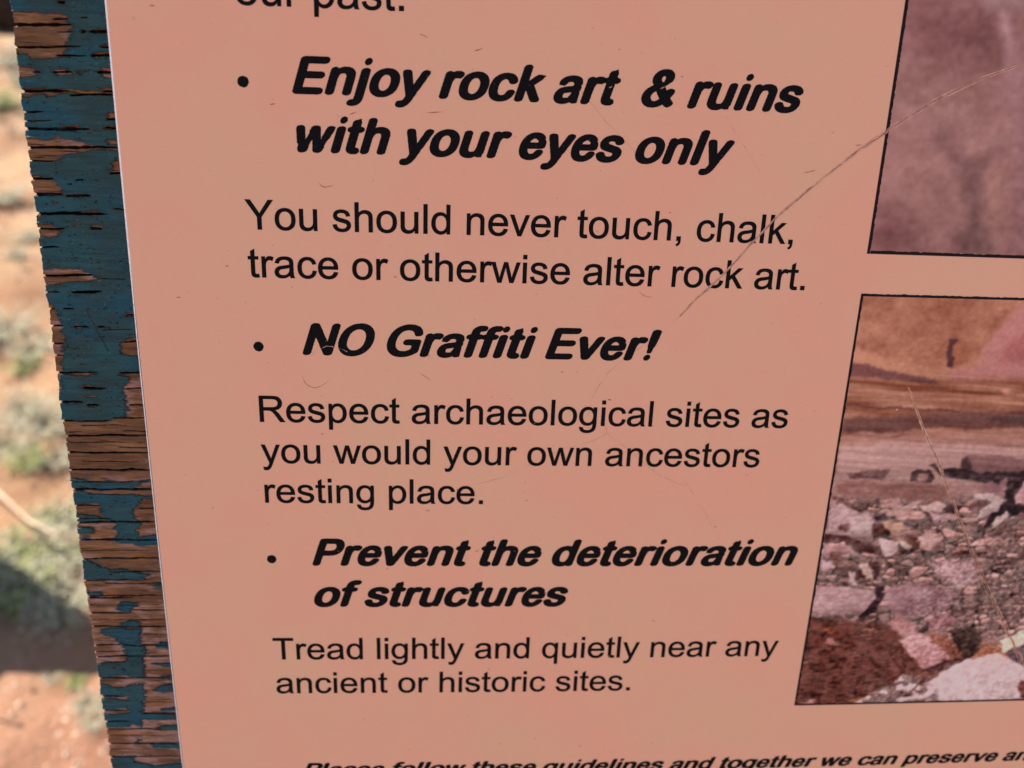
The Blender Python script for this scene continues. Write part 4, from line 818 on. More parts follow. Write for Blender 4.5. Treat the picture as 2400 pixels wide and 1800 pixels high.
# --- scratches, hairline cracks, dirt
def smooth_path(P, n=90):
    P = np.asarray(P, float); k = np.arange(len(P)); t = np.linspace(0, len(P) - 1, n)
    i = np.clip(t.astype(int), 0, len(P) - 2); f = (t - i)[:, None]
    p0 = P[np.clip(i - 1, 0, None)]; p1 = P[i]; p2 = P[i + 1]; p3 = P[np.clip(i + 2, None, len(P) - 1)]
    return 0.5 * (2 * p1 + (p2 - p0) * f + (2 * p0 - 5 * p1 + 4 * p2 - p3) * f * f + (3 * p1 - p0 - 3 * p2 + p3) * f ** 3)
def ribbon(P, off, w, z, hgt, seed, breakup=0.0):
    """low raised strip along a path: two feet and a crest"""
    T = np.gradient(P, axis=0); T /= np.linalg.norm(T, axis=1)[:, None] + 1e-9
    N = np.stack([-T[:, 1], T[:, 0]], 1)
    n = len(P); t = np.linspace(0, 1, n)
    ww = w * np.clip(-0.35 + 2.7 * fbm(t * n / 4.0, t * 0 + seed, 3, seed), 0.12, 1.7)
    jit = (fbm(t * n / 4.0, t * 0 + 3 + seed, 2, seed + 9) - 0.5) * w * 1.2
    off = np.broadcast_to(off, (n,))
    rows = []
    for s, h in ((-1, 0), (0, hgt), (1, 0)):
        Q = P + N * (off + jit + s * ww / 2)[:, None]
        rows.append(to_world(Q[:, 0], Q[:, 1], z + h))
    V = np.concatenate(rows)
    F = []
    for r in range(2):
        for i in range(n - 1):
            F.append((r * n + i, r * n + i + 1, (r + 1) * n + i + 1, (r + 1) * n + i)[::-1])
    return V, F
def joined(parts):
    V = []; F = []
    for v, f in parts:
        b0 = len(V); V += v.tolist(); F += [tuple(b0 + q for q in t) for t in f]
    return V, F
def scratch(P, sep, seed, lipw):
    P = smooth_path(P, 220)
    t = np.linspace(0, 1, len(P))
    sp = np.interp(t, [p for p, _ in sep], [q for _, q in sep])
    g = mesh_obj('scratch', *ribbon(P, 0, 0.5, 0.07, 0.005, seed), GROOVE, sheet)
    V, F = joined([ribbon(P, sp / 2, lipw, 0.075, 0.04, seed + 1), ribbon(P, -sp / 2, lipw * 1.1, 0.075, 0.04, seed + 2)])
    mesh_obj('scratch', V, F, SCR, sheet)
def pts(a): return np.array(a, float).reshape(-1, 2) / 10
scratch(pts(DATA['scrA']), [(0, .5), (.1, 1.0), (.35, 1.1), (.5, .7), (.8, .45), (1, .4)], 3, 0.10)
scratch(pts(DATA['scrB']), [(0, .3), (.3, .9), (1, 1.8)], 13, 0.12)
for k, h in enumerate(DATA['hair']):
    P = smooth_path(pts(h), 70)
    t = np.linspace(0, 1, 70)
    P[:, 0] += (fbm(t * 18, t * 0, 2, 40 + k) - 0.5) * 0.5; P[:, 1] += (fbm(t * 18, t * 0 + 5, 2, 50 + k) - 0.5) * 0.5
    mesh_obj('hairline_crack', *ribbon(P, 0, 0.10, 0.075 if k == 9 else 0.03, 0.004, 60 + k), SCR if k == 9 else HAIR, sheet)
def flecks():
    rng = np.random.RandomState(11)
    V = []; F = []
    def fleck(cx, cy, L, w, a, n=7):
        b0 = len(V)
        t = np.arange(n) * 2 * math.pi / n
        rr = rng.uniform(0.6, 1.15, n)
        x = L / 2 * rr * np.cos(t); y = w / 2 * rr * np.sin(t)
        X = cx + x * math.cos(a) - y * math.sin(a); Y = cy + x * math.sin(a) + y * math.cos(a)
        V.extend(to_world(np.append(X, cx), np.append(Y, cy), np.append(np.zeros(n) + 0.05, 0.12)).tolist())
        for i in range(n): F.append((b0 + i, b0 + (i + 1) % n, b0 + n))
    for k in range(700):
        x = rng.uniform(-98, 130); y = rng.uniform(-240, 34)
        s = rng.choice([0.22, 0.3, 0.45, 0.9], p=[.5, .3, .15, .05])
        fleck(x, y, s * rng.uniform(0.8, 1.8), s * 0.45, rng.uniform(-0.6, 0.6))
    for m in DATA['marks']:
        P = smooth_path(pts(m), 26)
        for i in range(25):
            t = i / 24
            w = 0.42 * math.sin(math.pi * min(max(t, .05), .95)) * rng.uniform(0.4, 1.0)
            d = P[i + 1] - P[i]
            fleck(P[i][0], P[i][1], max(0.35, np.hypot(*d) * 1.8), w, math.atan2(d[1], d[0]), 6)
    o = mesh_obj('dirt_flecks', V, F, DIRT, sheet)
    tag(o, kind='stuff')
flecks()
for k, cpt in enumerate(DATA['chips']):
    x, y = pts(cpt)[0]
    rng = np.random.RandomState(k + 70)
    n = 9; t = np.arange(n) * 2 * math.pi / n; r = (0.42 if k < 3 else 0.28) * rng.uniform(0.55, 1.2, n)
    X = np.append(x + r * 1.4 * np.cos(t), x); Y = np.append(y + r * np.sin(t), y)
    mesh_obj('surface_chip', to_world(X, Y, np.append(np.zeros(n) + 0.05, 0.22)), [(i, (i + 1) % n, n) for i in range(n)], SCR, sheet)

# ------------------------------------------------------------------ wooden board with peeling paint
def build_board():
    z0 = -TH - 0.25
    xs = np.concatenate([np.linspace(BX0, -98.0, 160), np.linspace(-96, BX1, 40)])
    ys = np.concatenate([np.linspace(BY0, -246, 60), np.linspace(-245.8, 44, 2650), np.linspace(44.4, BY1, 300)])
    X, Y = np.meshgrid(xs, ys)
    strip = X < -96.5
    # ragged left edge: follows the cracks
    edge = (fbm(Y[:, 0] / 3.2, Y[:, 0] * 0, 4, 91, 0.65) - 0.5) * 1.1 + (np.floor(Y[:, 0] / 6.1) * 0.73 % 1 - 0.5) * 0.35
    Xw = X + edge[:, None] * np.clip((-122 - X) / 6, 0, 1)
    # paint mask: signed distance, positive = bare wood
    nj = 160
    Xs, Ys = X[:, :nj], Y[:, :nj]
    wx = (fbm(Xs / 2.2, Ys / 0.55, 5, 101, 0.65) - 0.5) * 4.8; wy = (fbm(Xs / 3.0, Ys / 0.7, 5, 102, 0.65) - 0.5) * 1.0
    M = np.full(Xs.shape, -3.0)
    Q = M.copy()
    def region(P, sign_):
        P = pts(P)
        i = np.where((Ys[:, 0] > P[:, 1].min() - 3) & (Ys[:, 0] < P[:, 1].max() + 3))[0]
        if len(i) < 2: return
        s = np.s_[i[0]:i[-1] + 1]
        sd = -poly_sd(P, Xs[s] + wx[s], Ys[s] + wy[s])
        if sign_ > 0: M[s] = np.maximum(M[s], sd)
        else: M[s] = np.minimum(M[s], -sd)
    for P in DATA['wood']: region(P, 1)
    for P in DATA['paint']: region(P, -1)
    # beyond the photographed stretch the board peels in the same way
    far = (Ys > 36) | (Ys < -240)
    M = np.where(far, (fbm(Xs / 14, Ys / 4, 4, 111) - 0.54) * 20, M)
    # small random flakes gone
    M = np.maximum(M, (fbm(Xs / 3.0, Ys / 0.8, 3, 121, 0.55) - 0.83) * 12)
    M = np.maximum(M, np.where(fbm(Xs / 14, Ys / 9, 2, 124) > 0.44, (fbm(Xs / 1.5, Ys / 0.45, 3, 123, 0.55) - 0.80) * 9, -3.0))
    # grain and cracks
    g = fbm(Xs / 30, Ys / 0.42, 4, 131, 0.6) - 0.5
    g2 = fbm(Xs / 60, Ys / 2.4, 3, 132) - 0.5
    H = 0.17 * g + 0.30 * g2
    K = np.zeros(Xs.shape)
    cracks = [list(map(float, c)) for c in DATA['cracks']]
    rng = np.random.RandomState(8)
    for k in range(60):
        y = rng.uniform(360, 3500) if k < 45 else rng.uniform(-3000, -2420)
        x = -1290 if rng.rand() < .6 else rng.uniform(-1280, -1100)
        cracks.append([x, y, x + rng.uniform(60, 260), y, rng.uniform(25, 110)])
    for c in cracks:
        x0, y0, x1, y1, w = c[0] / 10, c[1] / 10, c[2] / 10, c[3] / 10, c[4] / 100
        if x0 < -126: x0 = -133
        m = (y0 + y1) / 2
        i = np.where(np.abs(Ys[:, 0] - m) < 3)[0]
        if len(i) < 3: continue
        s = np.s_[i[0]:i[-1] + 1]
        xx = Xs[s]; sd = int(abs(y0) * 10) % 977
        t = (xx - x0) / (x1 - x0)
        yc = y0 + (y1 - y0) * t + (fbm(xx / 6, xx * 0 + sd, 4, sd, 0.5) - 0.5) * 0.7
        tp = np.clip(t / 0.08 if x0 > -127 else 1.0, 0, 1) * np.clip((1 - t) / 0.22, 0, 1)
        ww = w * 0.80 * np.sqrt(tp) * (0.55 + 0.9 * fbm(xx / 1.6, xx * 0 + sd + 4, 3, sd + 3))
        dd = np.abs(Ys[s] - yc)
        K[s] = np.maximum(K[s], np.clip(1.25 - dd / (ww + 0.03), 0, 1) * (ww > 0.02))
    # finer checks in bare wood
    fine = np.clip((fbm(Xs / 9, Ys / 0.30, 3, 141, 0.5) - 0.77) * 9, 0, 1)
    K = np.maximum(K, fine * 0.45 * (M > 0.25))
    # long gouge through the paint
    G = pts(DATA['gouge'])
    gd = np.full(Xs.shape, 9.0)
    for a in range(2):
        A_, B_ = G[a], G[a + 1]; e = B_ - A_
        t = np.clip(((Xs - A_[0]) * e[0] + (Ys - A_[1]) * e[1]) / (e @ e), 0, 1)
        gd = np.minimum(gd, np.hypot(Xs - A_[0] - t * e[0], Ys - A_[1] - t * e[1]))
    gd += (fbm(Xs / .8, Ys / .8, 3, 151) - .5) * 0.25
    gouge = np.clip(1 - gd / 0.33, 0, 1)
    Hw = H - K * 1.5
    # colours of the wood
    sh = Xs.shape
    a1 = fbm(Xs / 18, Ys / 3.4, 4, 161); a2 = fbm(Xs / 5, Ys / 0.5, 4, 162, 0.6); a3 = fbm(Xs / 9, Ys / 2.0, 4, 163, 0.6)
    brown = np.array([88, 59, 45.]); tan = np.array([112, 77, 57.]); pink = np.array([136, 100, 98.]); orange = np.array([136, 80, 42.]); dark = np.array([66, 40, 32.])
    C = brown + (tan - brown) * np.clip((a1 - 0.35) * 2.4, 0, 1)[..., None]
    low = np.clip((-125 - Ys) / 60, 0, 1)
    wth = np.clip((a3 - (0.50 - 0.12 * low)) * 6, 0, 1) * np.clip(1.15 - M / 3.5 + 0.4 * low, 0.1, 1)
    C = C + (pink - C) * (wth * 0.85)[..., None]
    org = np.clip((fbm(Xs / 12, Ys / 3, 3, 164) - 0.60) * 7, 0, 1) * (1 - wth)
    C = C + (orange - C) * (org * 0.32)[..., None]
    C = C * (0.76 + 0.48 * a2)[..., None]
    rim = np.clip(1 - np.abs(M - 0.12) / 0.28, 0, 1)
    C = C + (dark * 0.6 - C) * (rim * 0.75)[..., None]
    C = C * (1 - 0.9 * np.clip(K * 1.7, 0, 1))[..., None] + np.array([13, 8, 9]) * np.clip(K * 1.7, 0, 1)[..., None]  # near-black put into the crack colour, standing in for the shade inside
    # thin leftover stain of paint in the bare patches
    st = np.clip((fbm(Xs / 4, Ys / 0.9, 4, 165, 0.6) - 0.62) * 9, 0, 1) * np.clip(1 - M / 2.2, 0, 1)
    C = C + (np.array([52, 58, 72.]) - C) * (st * 0.8)[..., None]
    # back into full grid
    Zf = np.full(X.shape, z0 - 0.4); Zf[:, :nj] = z0 + Hw - 0.35
    Zf[:, nj:] = z0 - 0.75
    Cf = np.zeros(X.shape + (3,)); Cf[:] = (90, 58, 42)
    pm = np.clip((fbm(X / 16, Y / 5, 4, 201, 0.6) - 0.44) * 14, 0, 1)[..., None]
    Cf = Cf * (1 - pm) + np.array([36, 62, 69.]) * pm
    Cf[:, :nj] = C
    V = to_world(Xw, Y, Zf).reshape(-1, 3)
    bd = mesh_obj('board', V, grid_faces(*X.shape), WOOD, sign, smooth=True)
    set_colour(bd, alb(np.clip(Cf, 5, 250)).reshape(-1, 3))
    # body of the board: sides and back, 18 mm of plywood
    n = len(ys); left = Xw[:, 0]
    lay = [z0 - 0.6, z0 - 5.0, z0 - 9.0, z0 - 14.0, z0 - 18.0]
    rngc = np.random.RandomState(4)
    def side(xarr, yarr, flip):
        VV = []; FF = []; m = len(xarr)
        for j, z in enumerate(lay):
            jj = (fbm(yarr / 1.5 + xarr / 1.5, yarr * 0 + j * 3, 3, 171 + j) - 0.5) * 0.5 * (0 < j < 4)
            zz = Zf[:, 0] if (j == 0 and flip == 0) else np.full(m, z)
            VV += to_world(xarr + (jj if flip in (0, 1) else 0), yarr + (jj if flip in (2, 3) else 0), zz).tolist()
        for j in range(len(lay) - 1):
            for i in range(m - 1):
                FF.append((j * m + i, j * m + i + 1, (j + 1) * m + i + 1, (j + 1) * m + i))
        o = mesh_obj('board_side', VV, FF, WOOD, bd)
        set_colour(o, alb(np.array([[118, 80, 55.]]) * (0.8 + 0.3 * rngc.rand(len(VV))[:, None])))
    side(left, ys, 0)
    e = np.linspace(BX0, BX1, 80)
    yy = np.linspace(BY0, BY1, 300)
    side(np.full(300, BX1), yy, 1)
    side(e, np.full(80, BY0), 2)
    side(e, np.full(80, BY1), 3)
    back = to_world(np.array([BX0, BX1, BX1, BX0]), np.array([BY0, BY0, BY1, BY1]), z0 - 18.0)
    o = mesh_obj('board_back', back, [(3, 2, 1, 0)], WOOD, bd); set_colour(o, np.tile(alb((110, 74, 52)), (4, 1)))
    # ---- paint layer: sits proud of the wood, curls a little at its broken edges
    keep = (M < 0) & (K < 0.42)
    curl = np.clip(1 + M / 0.9, 0, 1) ** 2 * fbm(Xs / 5, Ys / 3, 3, 181) * 0.62
    Zp = z0 + 0.55 * H - 0.10 + 0.28 * (fbm(Xs / 12, Ys / 1.2, 4, 182) - 0.5) + curl - gouge * 0.30 - np.clip(K * 1.4, 0, 1) * 0.35
    tealA = np.array([36, 62, 69.]); tealB = np.array([31, 61, 75.]); tealC = np.array([39, 54, 57.])
    CP = tealA + (tealB - tealA) * np.clip((fbm(Xs / 13, Ys / 5, 3, 191) - 0.48) * 5, 0, 1)[..., None]
    CP = CP + (tealC - CP) * (np.clip((fbm(Xs / 11, Ys / 8, 3, 192) - 0.46) * 4, 0, 1) * 0.8)[..., None]
    CP = CP * (0.86 + 0.30 * fbm(Xs / 6, Ys / 0.8, 4, 193, 0.6))[..., None]
    grime = np.clip((fbm(Xs / 16, Ys / 1.0, 4, 194, 0.6) - 0.60) * 6, 0, 1)
    CP = CP + (np.array([38, 44, 50.]) - CP) * (grime * 0.55)[..., None]
    CP = CP + (np.array([22, 32, 40.]) - CP) * (gouge * 0.8)[..., None]
    spk = np.clip((fbm(Xs / .45, Ys / .45, 2, 195) - 0.86) * 20, 0, 1)
    CP = CP + (np.array([110, 112, 108.]) - CP) * (spk * 0.7)[..., None]
    ny = len(ys)
    Fq = grid_faces(ny, nj)
    kf = keep.ravel()
    Fq = Fq[kf[Fq].all(1)]
    used = np.zeros(ny * nj, bool); used[Fq.ravel()] = True
    remap = np.cumsum(used) - 1
    VP = to_world(Xw[:, :nj], Ys, Zp).reshape(-1, 3)
    # skirt: broken edges get a thickness
    ea = np.concatenate([Fq[:, [0, 1]], Fq[:, [1, 2]], Fq[:, [2, 3]], Fq[:, [3, 0]]])
    key = np.minimum(ea[:, 0], ea[:, 1]).astype(np.int64) * (ny * nj) + np.maximum(ea[:, 0], ea[:, 1])
    _, inv, cnt = np.unique(key, return_inverse=True, return_counts=True)
    be = ea[cnt[inv] == 1]
    VU = VP[used]; Fq = remap[Fq]; be = remap[be]
    nb = len(VU)
    bv = np.unique(be); rm = np.full(nb, -1); rm[bv] = np.arange(len(bv)) + nb
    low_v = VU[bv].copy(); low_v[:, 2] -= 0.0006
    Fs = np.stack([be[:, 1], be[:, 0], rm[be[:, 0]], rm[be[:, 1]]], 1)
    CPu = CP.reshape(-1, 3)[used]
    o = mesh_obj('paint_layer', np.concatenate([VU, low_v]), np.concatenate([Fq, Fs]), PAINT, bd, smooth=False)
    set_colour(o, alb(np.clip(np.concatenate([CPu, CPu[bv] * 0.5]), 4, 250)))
    tag(o, 'peeling teal paint', kind='stuff')
build_board()

# posts behind the board, down to the ground
def post(x):
    segs = 14
    V = []; F = []
    r = 0.045
    zt = SIGN_Z + 0.17
    yo = 0.15
    nz = 12
    for j in range(nz + 1):
        z = -0.25 + (zt + 0.25) * j / nz
        for i in range(segs):
            t = 2 * math.pi * i / segs
            rr = r * (1 + 0.04 * math.sin(3 * t + j) + 0.03 * math.sin(j * 1.7))
            V.append((x + rr * math.cos(t), yo + rr * math.sin(t), z))
    for j in range(nz):
        for i in range(segs):
            F.append((j * segs + i, j * segs + (i + 1) % segs, (j + 1) * segs + (i + 1) % segs, (j + 1) * segs + i))
    F.append(tuple(nz * segs + i for i in range(segs)))
    inv = SIGN.inverted()
    V = [tuple(inv @ Vector(v)) for v in V]
    mesh_obj('post', V, F, PLAINWOOD, sign, smooth=True)
post(-0.02); post(0.21)

# ------------------------------------------------------------------ things on the ground
def gz(x, y): return float(ground_z(np.array([x]), np.array([y]))[0])
def tuft_mesh(name, mat, n, h, spread, width, seed, droop=0.5, leafy=0.0):
    rng = random.Random(seed); V = []; F = []
    for k in range(n):
        a = rng.uniform(0, 6.283); r0 = spread * 0.35 * math.sqrt(rng.random())
        bx, by = r0 * math.cos(a), r0 * math.sin(a)
        hh = h * rng.uniform(0.45, 1.0); out = spread * rng.uniform(0.15, 1.0)
        a2 = a + rng.uniform(-0.7, 0.7); w = width * rng.uniform(0.6, 1.3)
        px, py = -math.sin(a2) * w, math.cos(a2) * w
        m = 4; b0 = len(V)
        for j in range(m + 1):
            t = j / m
            x = bx + math.cos(a2) * out * t ** 1.4; y = by + math.sin(a2) * out * t ** 1.4; z = hh * (t - droop * 0.45 * t * t)
            s = (1 - t * 0.85)
            V.append((x + px * s, y + py * s, z)); V.append((x - px * s, y - py * s, z))
            if leafy and j > 0:
                for q in range(3):
                    la = rng.uniform(0, 6.283); ll = leafy * rng.uniform(0.6, 1.4)
                    c = len(V)
                    ox, oy, oz = rng.uniform(-leafy, leafy), rng.uniform(-leafy, leafy), rng.uniform(-leafy, leafy) * 0.6
                    dx, dy, dz = math.cos(la) * ll, math.sin(la) * ll, rng.uniform(0.1, 0.8) * ll
                    V += [(x + ox, y + oy, z + oz), (x + ox + dx * .5 - dy * .28, y + oy + dy * .5 + dx * .28, z + oz + dz * .6),
                          (x + ox + dx, y + oy + dy, z + oz + dz), (x + ox + dx * .5 + dy * .28, y + oy + dy * .5 - dx * .28, z + oz + dz * .4)]
                    F.append((c, c + 1, c + 2, c + 3))
        base = b0
        idx = []
        # stem quads: the stem pairs are interleaved with leaves, so track them
        V_ids = []
        c = b0
        for j in range(m + 1):
            V_ids.append(c); c += 2
            if leafy and j > 0: c += 12
        for j in range(m):
            F.append((V_ids[j], V_ids[j] + 1, V_ids[j + 1] + 1, V_ids[j + 1]))
    me = bpy.data.meshes.new(name); me.from_pydata(V, [], F); me.update(); me.materials.append(mat)
    return me
M_SAGE = tuft_mesh('foliage', SAGE, 75, 0.10, 0.13, 0.0016, 1, 0.5, 0.011)
M_SAGE2 = tuft_mesh('foliage', SAGE, 60, 0.07, 0.10, 0.0016, 2, 0.4, 0.010)
M_GREEN = tuft_mesh('foliage', GREEN, 55, 0.09, 0.09, 0.0016, 3, 0.4, 0.013)
M_STRAW = tuft_mesh('blades', STRAW, 70, 0.14, 0.13, 0.0013, 4, 0.7, 0)
M_STRAWG = tuft_mesh('blades', GREEN, 40, 0.13, 0.09, 0.0014, 5, 0.6, 0)
def plant(kind, x, y, s, label, extra=None, group='low plants on the red sand', rz=0.0):
    name, cat, meshes = kind
    e = empty(name, (x, y, gz(x, y) - 0.004))
    e.rotation_euler = (0, 0, rz); e.scale = (s, s, s)
    tag(e, label, cat, group)
    for m in meshes:
        o = bpy.data.objects.new('blades' if m in (M_STRAW, M_STRAWG) else 'foliage', m); COL.objects.link(o); o.parent = e
    return e
SHRUB = ('sage_shrub', 'shrub', [M_SAGE]); SHRUB2 = ('sage_shrub', 'shrub', [M_SAGE2, M_STRAW]); MIXED = ('grass_tuft', 'grass tuft', [M_STRAW, M_SAGE])
GRN = ('green_plant', 'plant', [M_GREEN]); GRASS = ('grass_tuft', 'grass tuft', [M_STRAW]); GG = ('grass_tuft', 'grass tuft', [M_STRAWG, M_SAGE2])
plant(GRN, -2.060, 3.604, 1.1, "dark green plant farthest up the slope in the left gap", rz=0.0)
plant(SHRUB, -2.245, 4.182, 1.3, "pale shrub on the beige slope just below the dark log", rz=1.3)
plant(SHRUB2, -2.098, 3.926, 1.0, "straw grey shrub against the top of the board below the dark log", rz=2.6)
plant(GRASS, -1.893, 3.314, 0.8, "pale dry grass tuft below the farthest green plant", rz=3.9)
plant(SHRUB, -1.639, 2.611, 0.75, "low shrub throwing a brown shadow at the left frame edge", rz=5.2)
plant(SHRUB, -1.440, 2.325, 0.42, "small sage shrub in the upper left gap beside the board", rz=6.5)
plant(SHRUB, -1.424, 2.207, 0.34, "tiny sage shrub on bright sand in the upper left gap", rz=7.8)
plant(SHRUB, -1.287, 1.798, 0.79, "round grey green shrub halfway down at the frame edge", rz=9.1)
plant(SHRUB2, -1.179, 1.705, 0.7, "grey shrub with straw stems close to the chipped board edge", rz=10.4)
plant(GRN, -1.173, 1.624, 0.49, "olive plant below the two halfway shrubs", rz=11.7)
plant(MIXED, -1.101, 1.442, 0.64, "brownish grass tuft over the shaded sand", rz=13.0)
plant(MIXED, -1.016, 1.384, 0.64, "dry brown tuft touching the board edge above the smooth sand", rz=14.3)
plant(SHRUB2, -1.076, 1.303, 0.64, "grey tuft at the left frame edge with shade beneath it", rz=15.6)
plant(GRN, -1.006, 1.248, 0.54, "green tuft with deep shade under it above the pale twig", rz=16.9)
plant(SHRUB, -0.946, 1.267, 0.45, "pale sage sprig close to bare brown wood of the board", rz=18.2)
plant(GG, -0.865, 1.079, 0.64, "olive tuft right of the pale twig beside the board", rz=19.5)
plant(GRN, -0.906, 1.079, 0.38, "small olive plant touching the pale twig", rz=20.8)
plant(SHRUB, -0.869, 0.963, 0.77, "large sage shrub with fine stems under the pale twig", rz=22.1)
plant(GRN, -0.932, 0.968, 0.64, "dark green plant at the frame edge under the pale twig", rz=23.4)
plant(GRN, -0.830, 0.951, 0.49, "dark green plant in the middle of the sage shrubs", rz=24.7)
plant(GG, -0.800, 0.963, 0.58, "yellow green grass tuft beside the board under the twig", rz=26.0)
plant(GRN, -0.873, 0.858, 0.7, "bright green plant at the top of the dark shadow", rz=27.3)
plant(SHRUB, -0.827, 0.879, 0.64, "pale sage shrub just above the dark shadow", rz=28.6)
plant(MIXED, -0.776, 0.842, 0.7, "straw tuft between the dark shadow and the board", rz=29.9)
plant(GRASS, -0.739, 0.842, 0.64, "dry grass with long stalks beside the board above the shadow", rz=31.2)
plant(GRN, -0.694, 0.676, 0.22, "small green sprout at the lower rim of the dark shadow", rz=32.5)
plant(SHRUB, -0.655, 0.630, 0.24, "small sage sprig beside the board below the dark shadow", rz=33.8)
plant(SHRUB, -0.631, 0.596, 0.22, "lowest small sage sprig beside the board", rz=35.1)
plant(SHRUB, -0.741, 0.685, 0.16, "tiny pale sprout on the rim of the shadow", rz=36.4)
TWIG = [(-1.0964, 1.1920, 0.020), (-0.9972, 1.1068, 0.040), (-0.9136, 1.0276, 0.060), (-0.8744, 0.9881, 0.080), (-0.8195, 0.9485, 0.100), (-0.7648, 0.9054, 0.120)]

TWIGM = leafmat('dry_twig_bark', (0.26, 0.18, 0.12), (0.36, 0.26, 0.18), (0.46, 0.36, 0.26))
LITTER = leafmat('litter_mix', (0.10, 0.05, 0.035), (0.24, 0.14, 0.09), (0.50, 0.38, 0.27))
def tube(name, P, R, mat, parent=None, seg=8, wob=0.0, seed=0, cap=True):
    rng = np.random.RandomState(seed)
    P = [Vector(p) for p in P]; V = []; F = []
    for j, p in enumerate(P):
        d = (P[min(j + 1, len(P) - 1)] - P[max(j - 1, 0)]).normalized()
        u = d.cross(Vector((0.3, 0.2, 1))).normalized(); v = d.cross(u)
        for i in range(seg):
            t = 2 * math.pi * i / seg
            r = R[j] * (1 + wob * math.sin(3 * t + j * .7) + wob * rng.uniform(-1, 1))
            V.append(tuple(p + u * math.cos(t) * r + v * math.sin(t) * r))
    for j in range(len(P) - 1):
        for i in range(seg):
            F.append((j * seg + i, j * seg + (i + 1) % seg, (j + 1) * seg + (i + 1) % seg, (j + 1) * seg + i))
    if cap:
        F.append(tuple(range(seg))[::-1]); F.append(tuple((len(P) - 1) * seg + i for i in range(seg)))
    return mesh_obj(name, V, F, mat, parent, smooth=True)
tw = empty('dry_twig', TWIG[0]); tag(tw, 'pale bent dry twig lying across bare pink sand', 'twig')
o = tube('stem', [Vector(p) - Vector(TWIG[0]) for p in TWIG], [.0032, .0032, .003, .0028, .0022, .0015], TWIGM, tw)
o = tube('side_twig', [Vector(TWIG[3]) - Vector(TWIG[0]), Vector(TWIG[3]) - Vector(TWIG[0]) + Vector((.05, .05, .03)), Vector(TWIG[3]) - Vector(TWIG[0]) + Vector((.07, .11, .05))], [.002, .0015, .0008], TWIGM, tw)

# sandstone block added unseen left of the frame to throw the broad shadow
def rock(name, x0, x1, y0, y1, z0, z1, seed, label, cat):
    rng = np.random.RandomState(seed)
    e = empty(name, ((x0 + x1) / 2, (y0 + y1) / 2, gz((x0 + x1) / 2, (y0 + y1) / 2)))
    n = 12; t = np.linspace(-1, 1, n); V = []; F = []; idx = {}
    for ax in range(3):
        for sgn in (-1, 1):
            for i in range(n):
                for j in range(n):
                    p = [0, 0, 0]; p[ax] = sgn; p[(ax + 1) % 3] = t[i]; p[(ax + 2) % 3] = t[j]
                    k = tuple(round(q, 4) for q in p)
                    if k not in idx: idx[k] = len(V); V.append(p)
            for i in range(n - 1):
                for j in range(n - 1):
                    q = []
                    for (a_, b_) in ((i, j), (i + 1, j), (i + 1, j + 1), (i, j + 1)):
                        p = [0, 0, 0]; p[ax] = sgn; p[(ax + 1) % 3] = t[a_]; p[(ax + 2) % 3] = t[b_]
                        q.append(idx[tuple(round(v, 4) for v in p)])
                    F.append(tuple(q) if sgn > 0 else tuple(q[::-1]))
    V = np.array(V, float)
    r = np.linalg.norm(V, axis=1, keepdims=True); V = V * 0.86 + (V / r) * 0.14 * 1.1
    V += 0.15 * (np.stack([fbm(V[:, 1] * 2 + 3, V[:, 2] * 2, 3, seed), fbm(V[:, 0] * 2, V[:, 2] * 2 + 7, 3, seed + 1), fbm(V[:, 0] * 3, V[:, 1] * 3, 3, seed + 2)], 1) - 0.5) * 2
    V = V * [(x1 - x0) / 2, (y1 - y0) / 2, (z1 - z0) / 2] + [0, 0, (z1 + z0) / 2]
    mesh_obj('stone', V, F, ROCK, e, smooth=False)
    tag(e, label, cat)
rock('shadow_block', -1.36, -0.985, .91, .985, -.05, .37, 4, 'unseen red sandstone block added to cast the broad shadow on the sand', 'rock')
ds = empty('shadow_shrub', (-1.17, .76, gz(-1.17, .76))); tag(ds, 'unseen leafless shrub of thin stems added to cast mottled shadows', 'shrub')  # bare shrub out of view, added to mottle the sand with shadows
rg = random.Random(5)
for k in range(26):
    a = rg.uniform(0, 6.28); l = rg.uniform(.2, .42); d = Vector((math.cos(a) * .55, math.sin(a) * .4, 1)).normalized()
    P = [Vector((0, 0, 0))]
    for j in range(5):
        P.append(P[-1] + d * l / 5); d = (d + Vector((rg.uniform(-.35, .35), rg.uniform(-.35, .35), rg.uniform(-.1, .1)))).normalized()
    tube('stem', P, [.008, .007, .006, .005, .004, .002], BARK, ds, 6, 0, k)
lg = empty('fallen_log', (-2.682, 4.936, 0.0)); tag(lg, 'dark weathered log at the top left beyond the board corner', 'log')
tube('trunk', [(-1.6, .9, .16), (-.8, .5, .17), (-.1, .1, .16), (.22, -.08, .12)], [.20, .19, .17, .13], BARK, lg, 18, 0.07, 6)
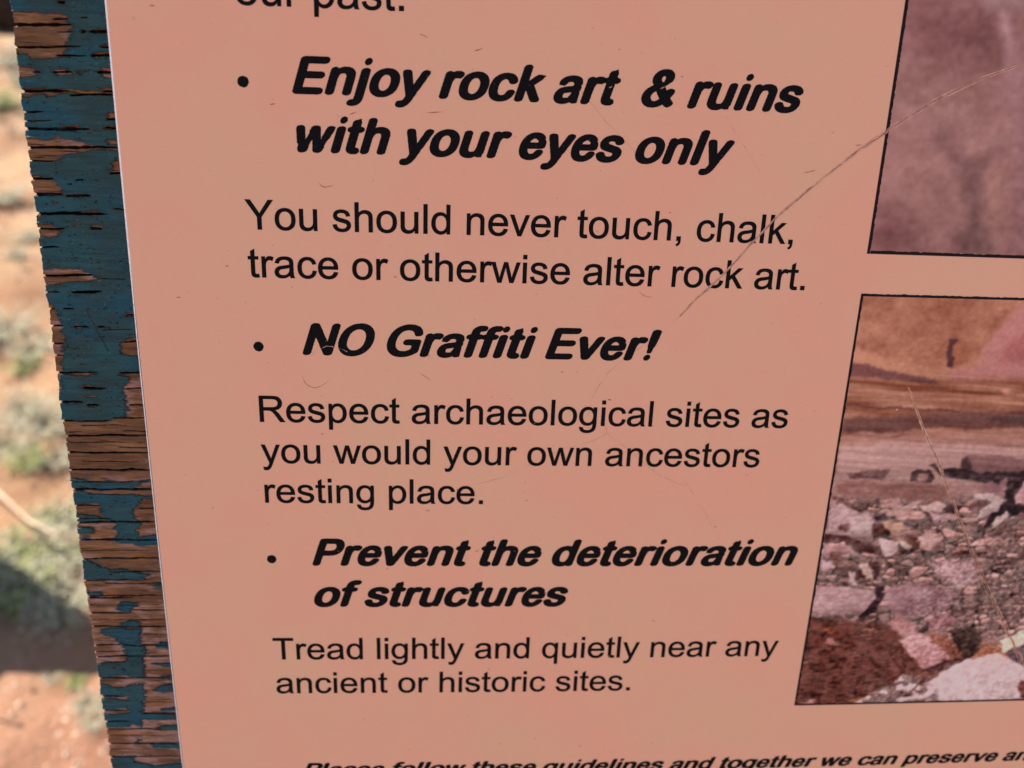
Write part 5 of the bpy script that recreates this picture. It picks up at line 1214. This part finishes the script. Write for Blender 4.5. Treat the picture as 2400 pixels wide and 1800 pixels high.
tube('limb', [(-.5, .3, .25), (-.3, .5, .55), (-.2, .6, .9)], [.06, .05, .02], BARK, lg, 8, 0.06, 7)

def litter():
    # pebbles, bark crumbs and broken stalks lying on the sand near the sign
    rng = np.random.RandomState(21); V = []; F = []; n = 5200
    y = 0.35 + 5.5 * rng.rand(n) ** 1.8; x = -0.50 * (y + .3) - 0.1 + rng.randn(n) * (0.25 + 0.25 * y)
    z = ground_z(x, y)
    for i in range(n):
        L = rng.uniform(0.002, 0.010) * (1 + 0.25 * y[i]); w = L * rng.uniform(.25, .9); h = min(L, w) * rng.uniform(.3, .9); a = rng.uniform(0, 6.28)
        c, s_ = math.cos(a), math.sin(a); b0 = len(V)
        for (p, q, r) in ((-L, 0, 0), (0, -w, 0), (L, 0, 0), (0, w, 0), (0.1 * L, 0, h), (0, 0, -h)):
            V.append((x[i] + p * c - q * s_, y[i] + p * s_ + q * c, z[i] + r))
        for f in ((0, 1, 4), (1, 2, 4), (2, 3, 4), (3, 0, 4)): F.append(tuple(b0 + k for k in f))
    o = mesh_obj('ground_litter', V, F, LITTER); tag(o, 'small stones and dry crumbs scattered over the red sand', 'litter', kind='stuff')
litter()
rng = random.Random(12)
OPEN_LABEL = {'sage_shrub': 'low sage shrub on open sand away from the sign', 'grass_tuft': 'dry grass tuft on open sand away from the sign', 'green_plant': 'green leafy plant on open sand away from the sign'}
kinds = [SHRUB, SHRUB2, MIXED, GRASS, GRN]
n = 0
while n < 70:
    x, y = rng.uniform(-7, 7), rng.uniform(-3, 14)
    if x < -0.35 * (y + .3) + .1 and x > -1.1 * (y + 0.6) and y > 0: continue
    if abs(x) < 0.5 and -1.2 < y < 0.6: continue
    kind = rng.choice(kinds)
    plant(kind, x, y, rng.uniform(0.7, 1.7), OPEN_LABEL[kind[0]], group={'sage_shrub': 'sage shrubs on the open sand', 'grass_tuft': 'grass tufts on the open sand', 'green_plant': 'green plants on the open sand'}[kind[0]], rz=rng.uniform(0, 6))
    n += 1
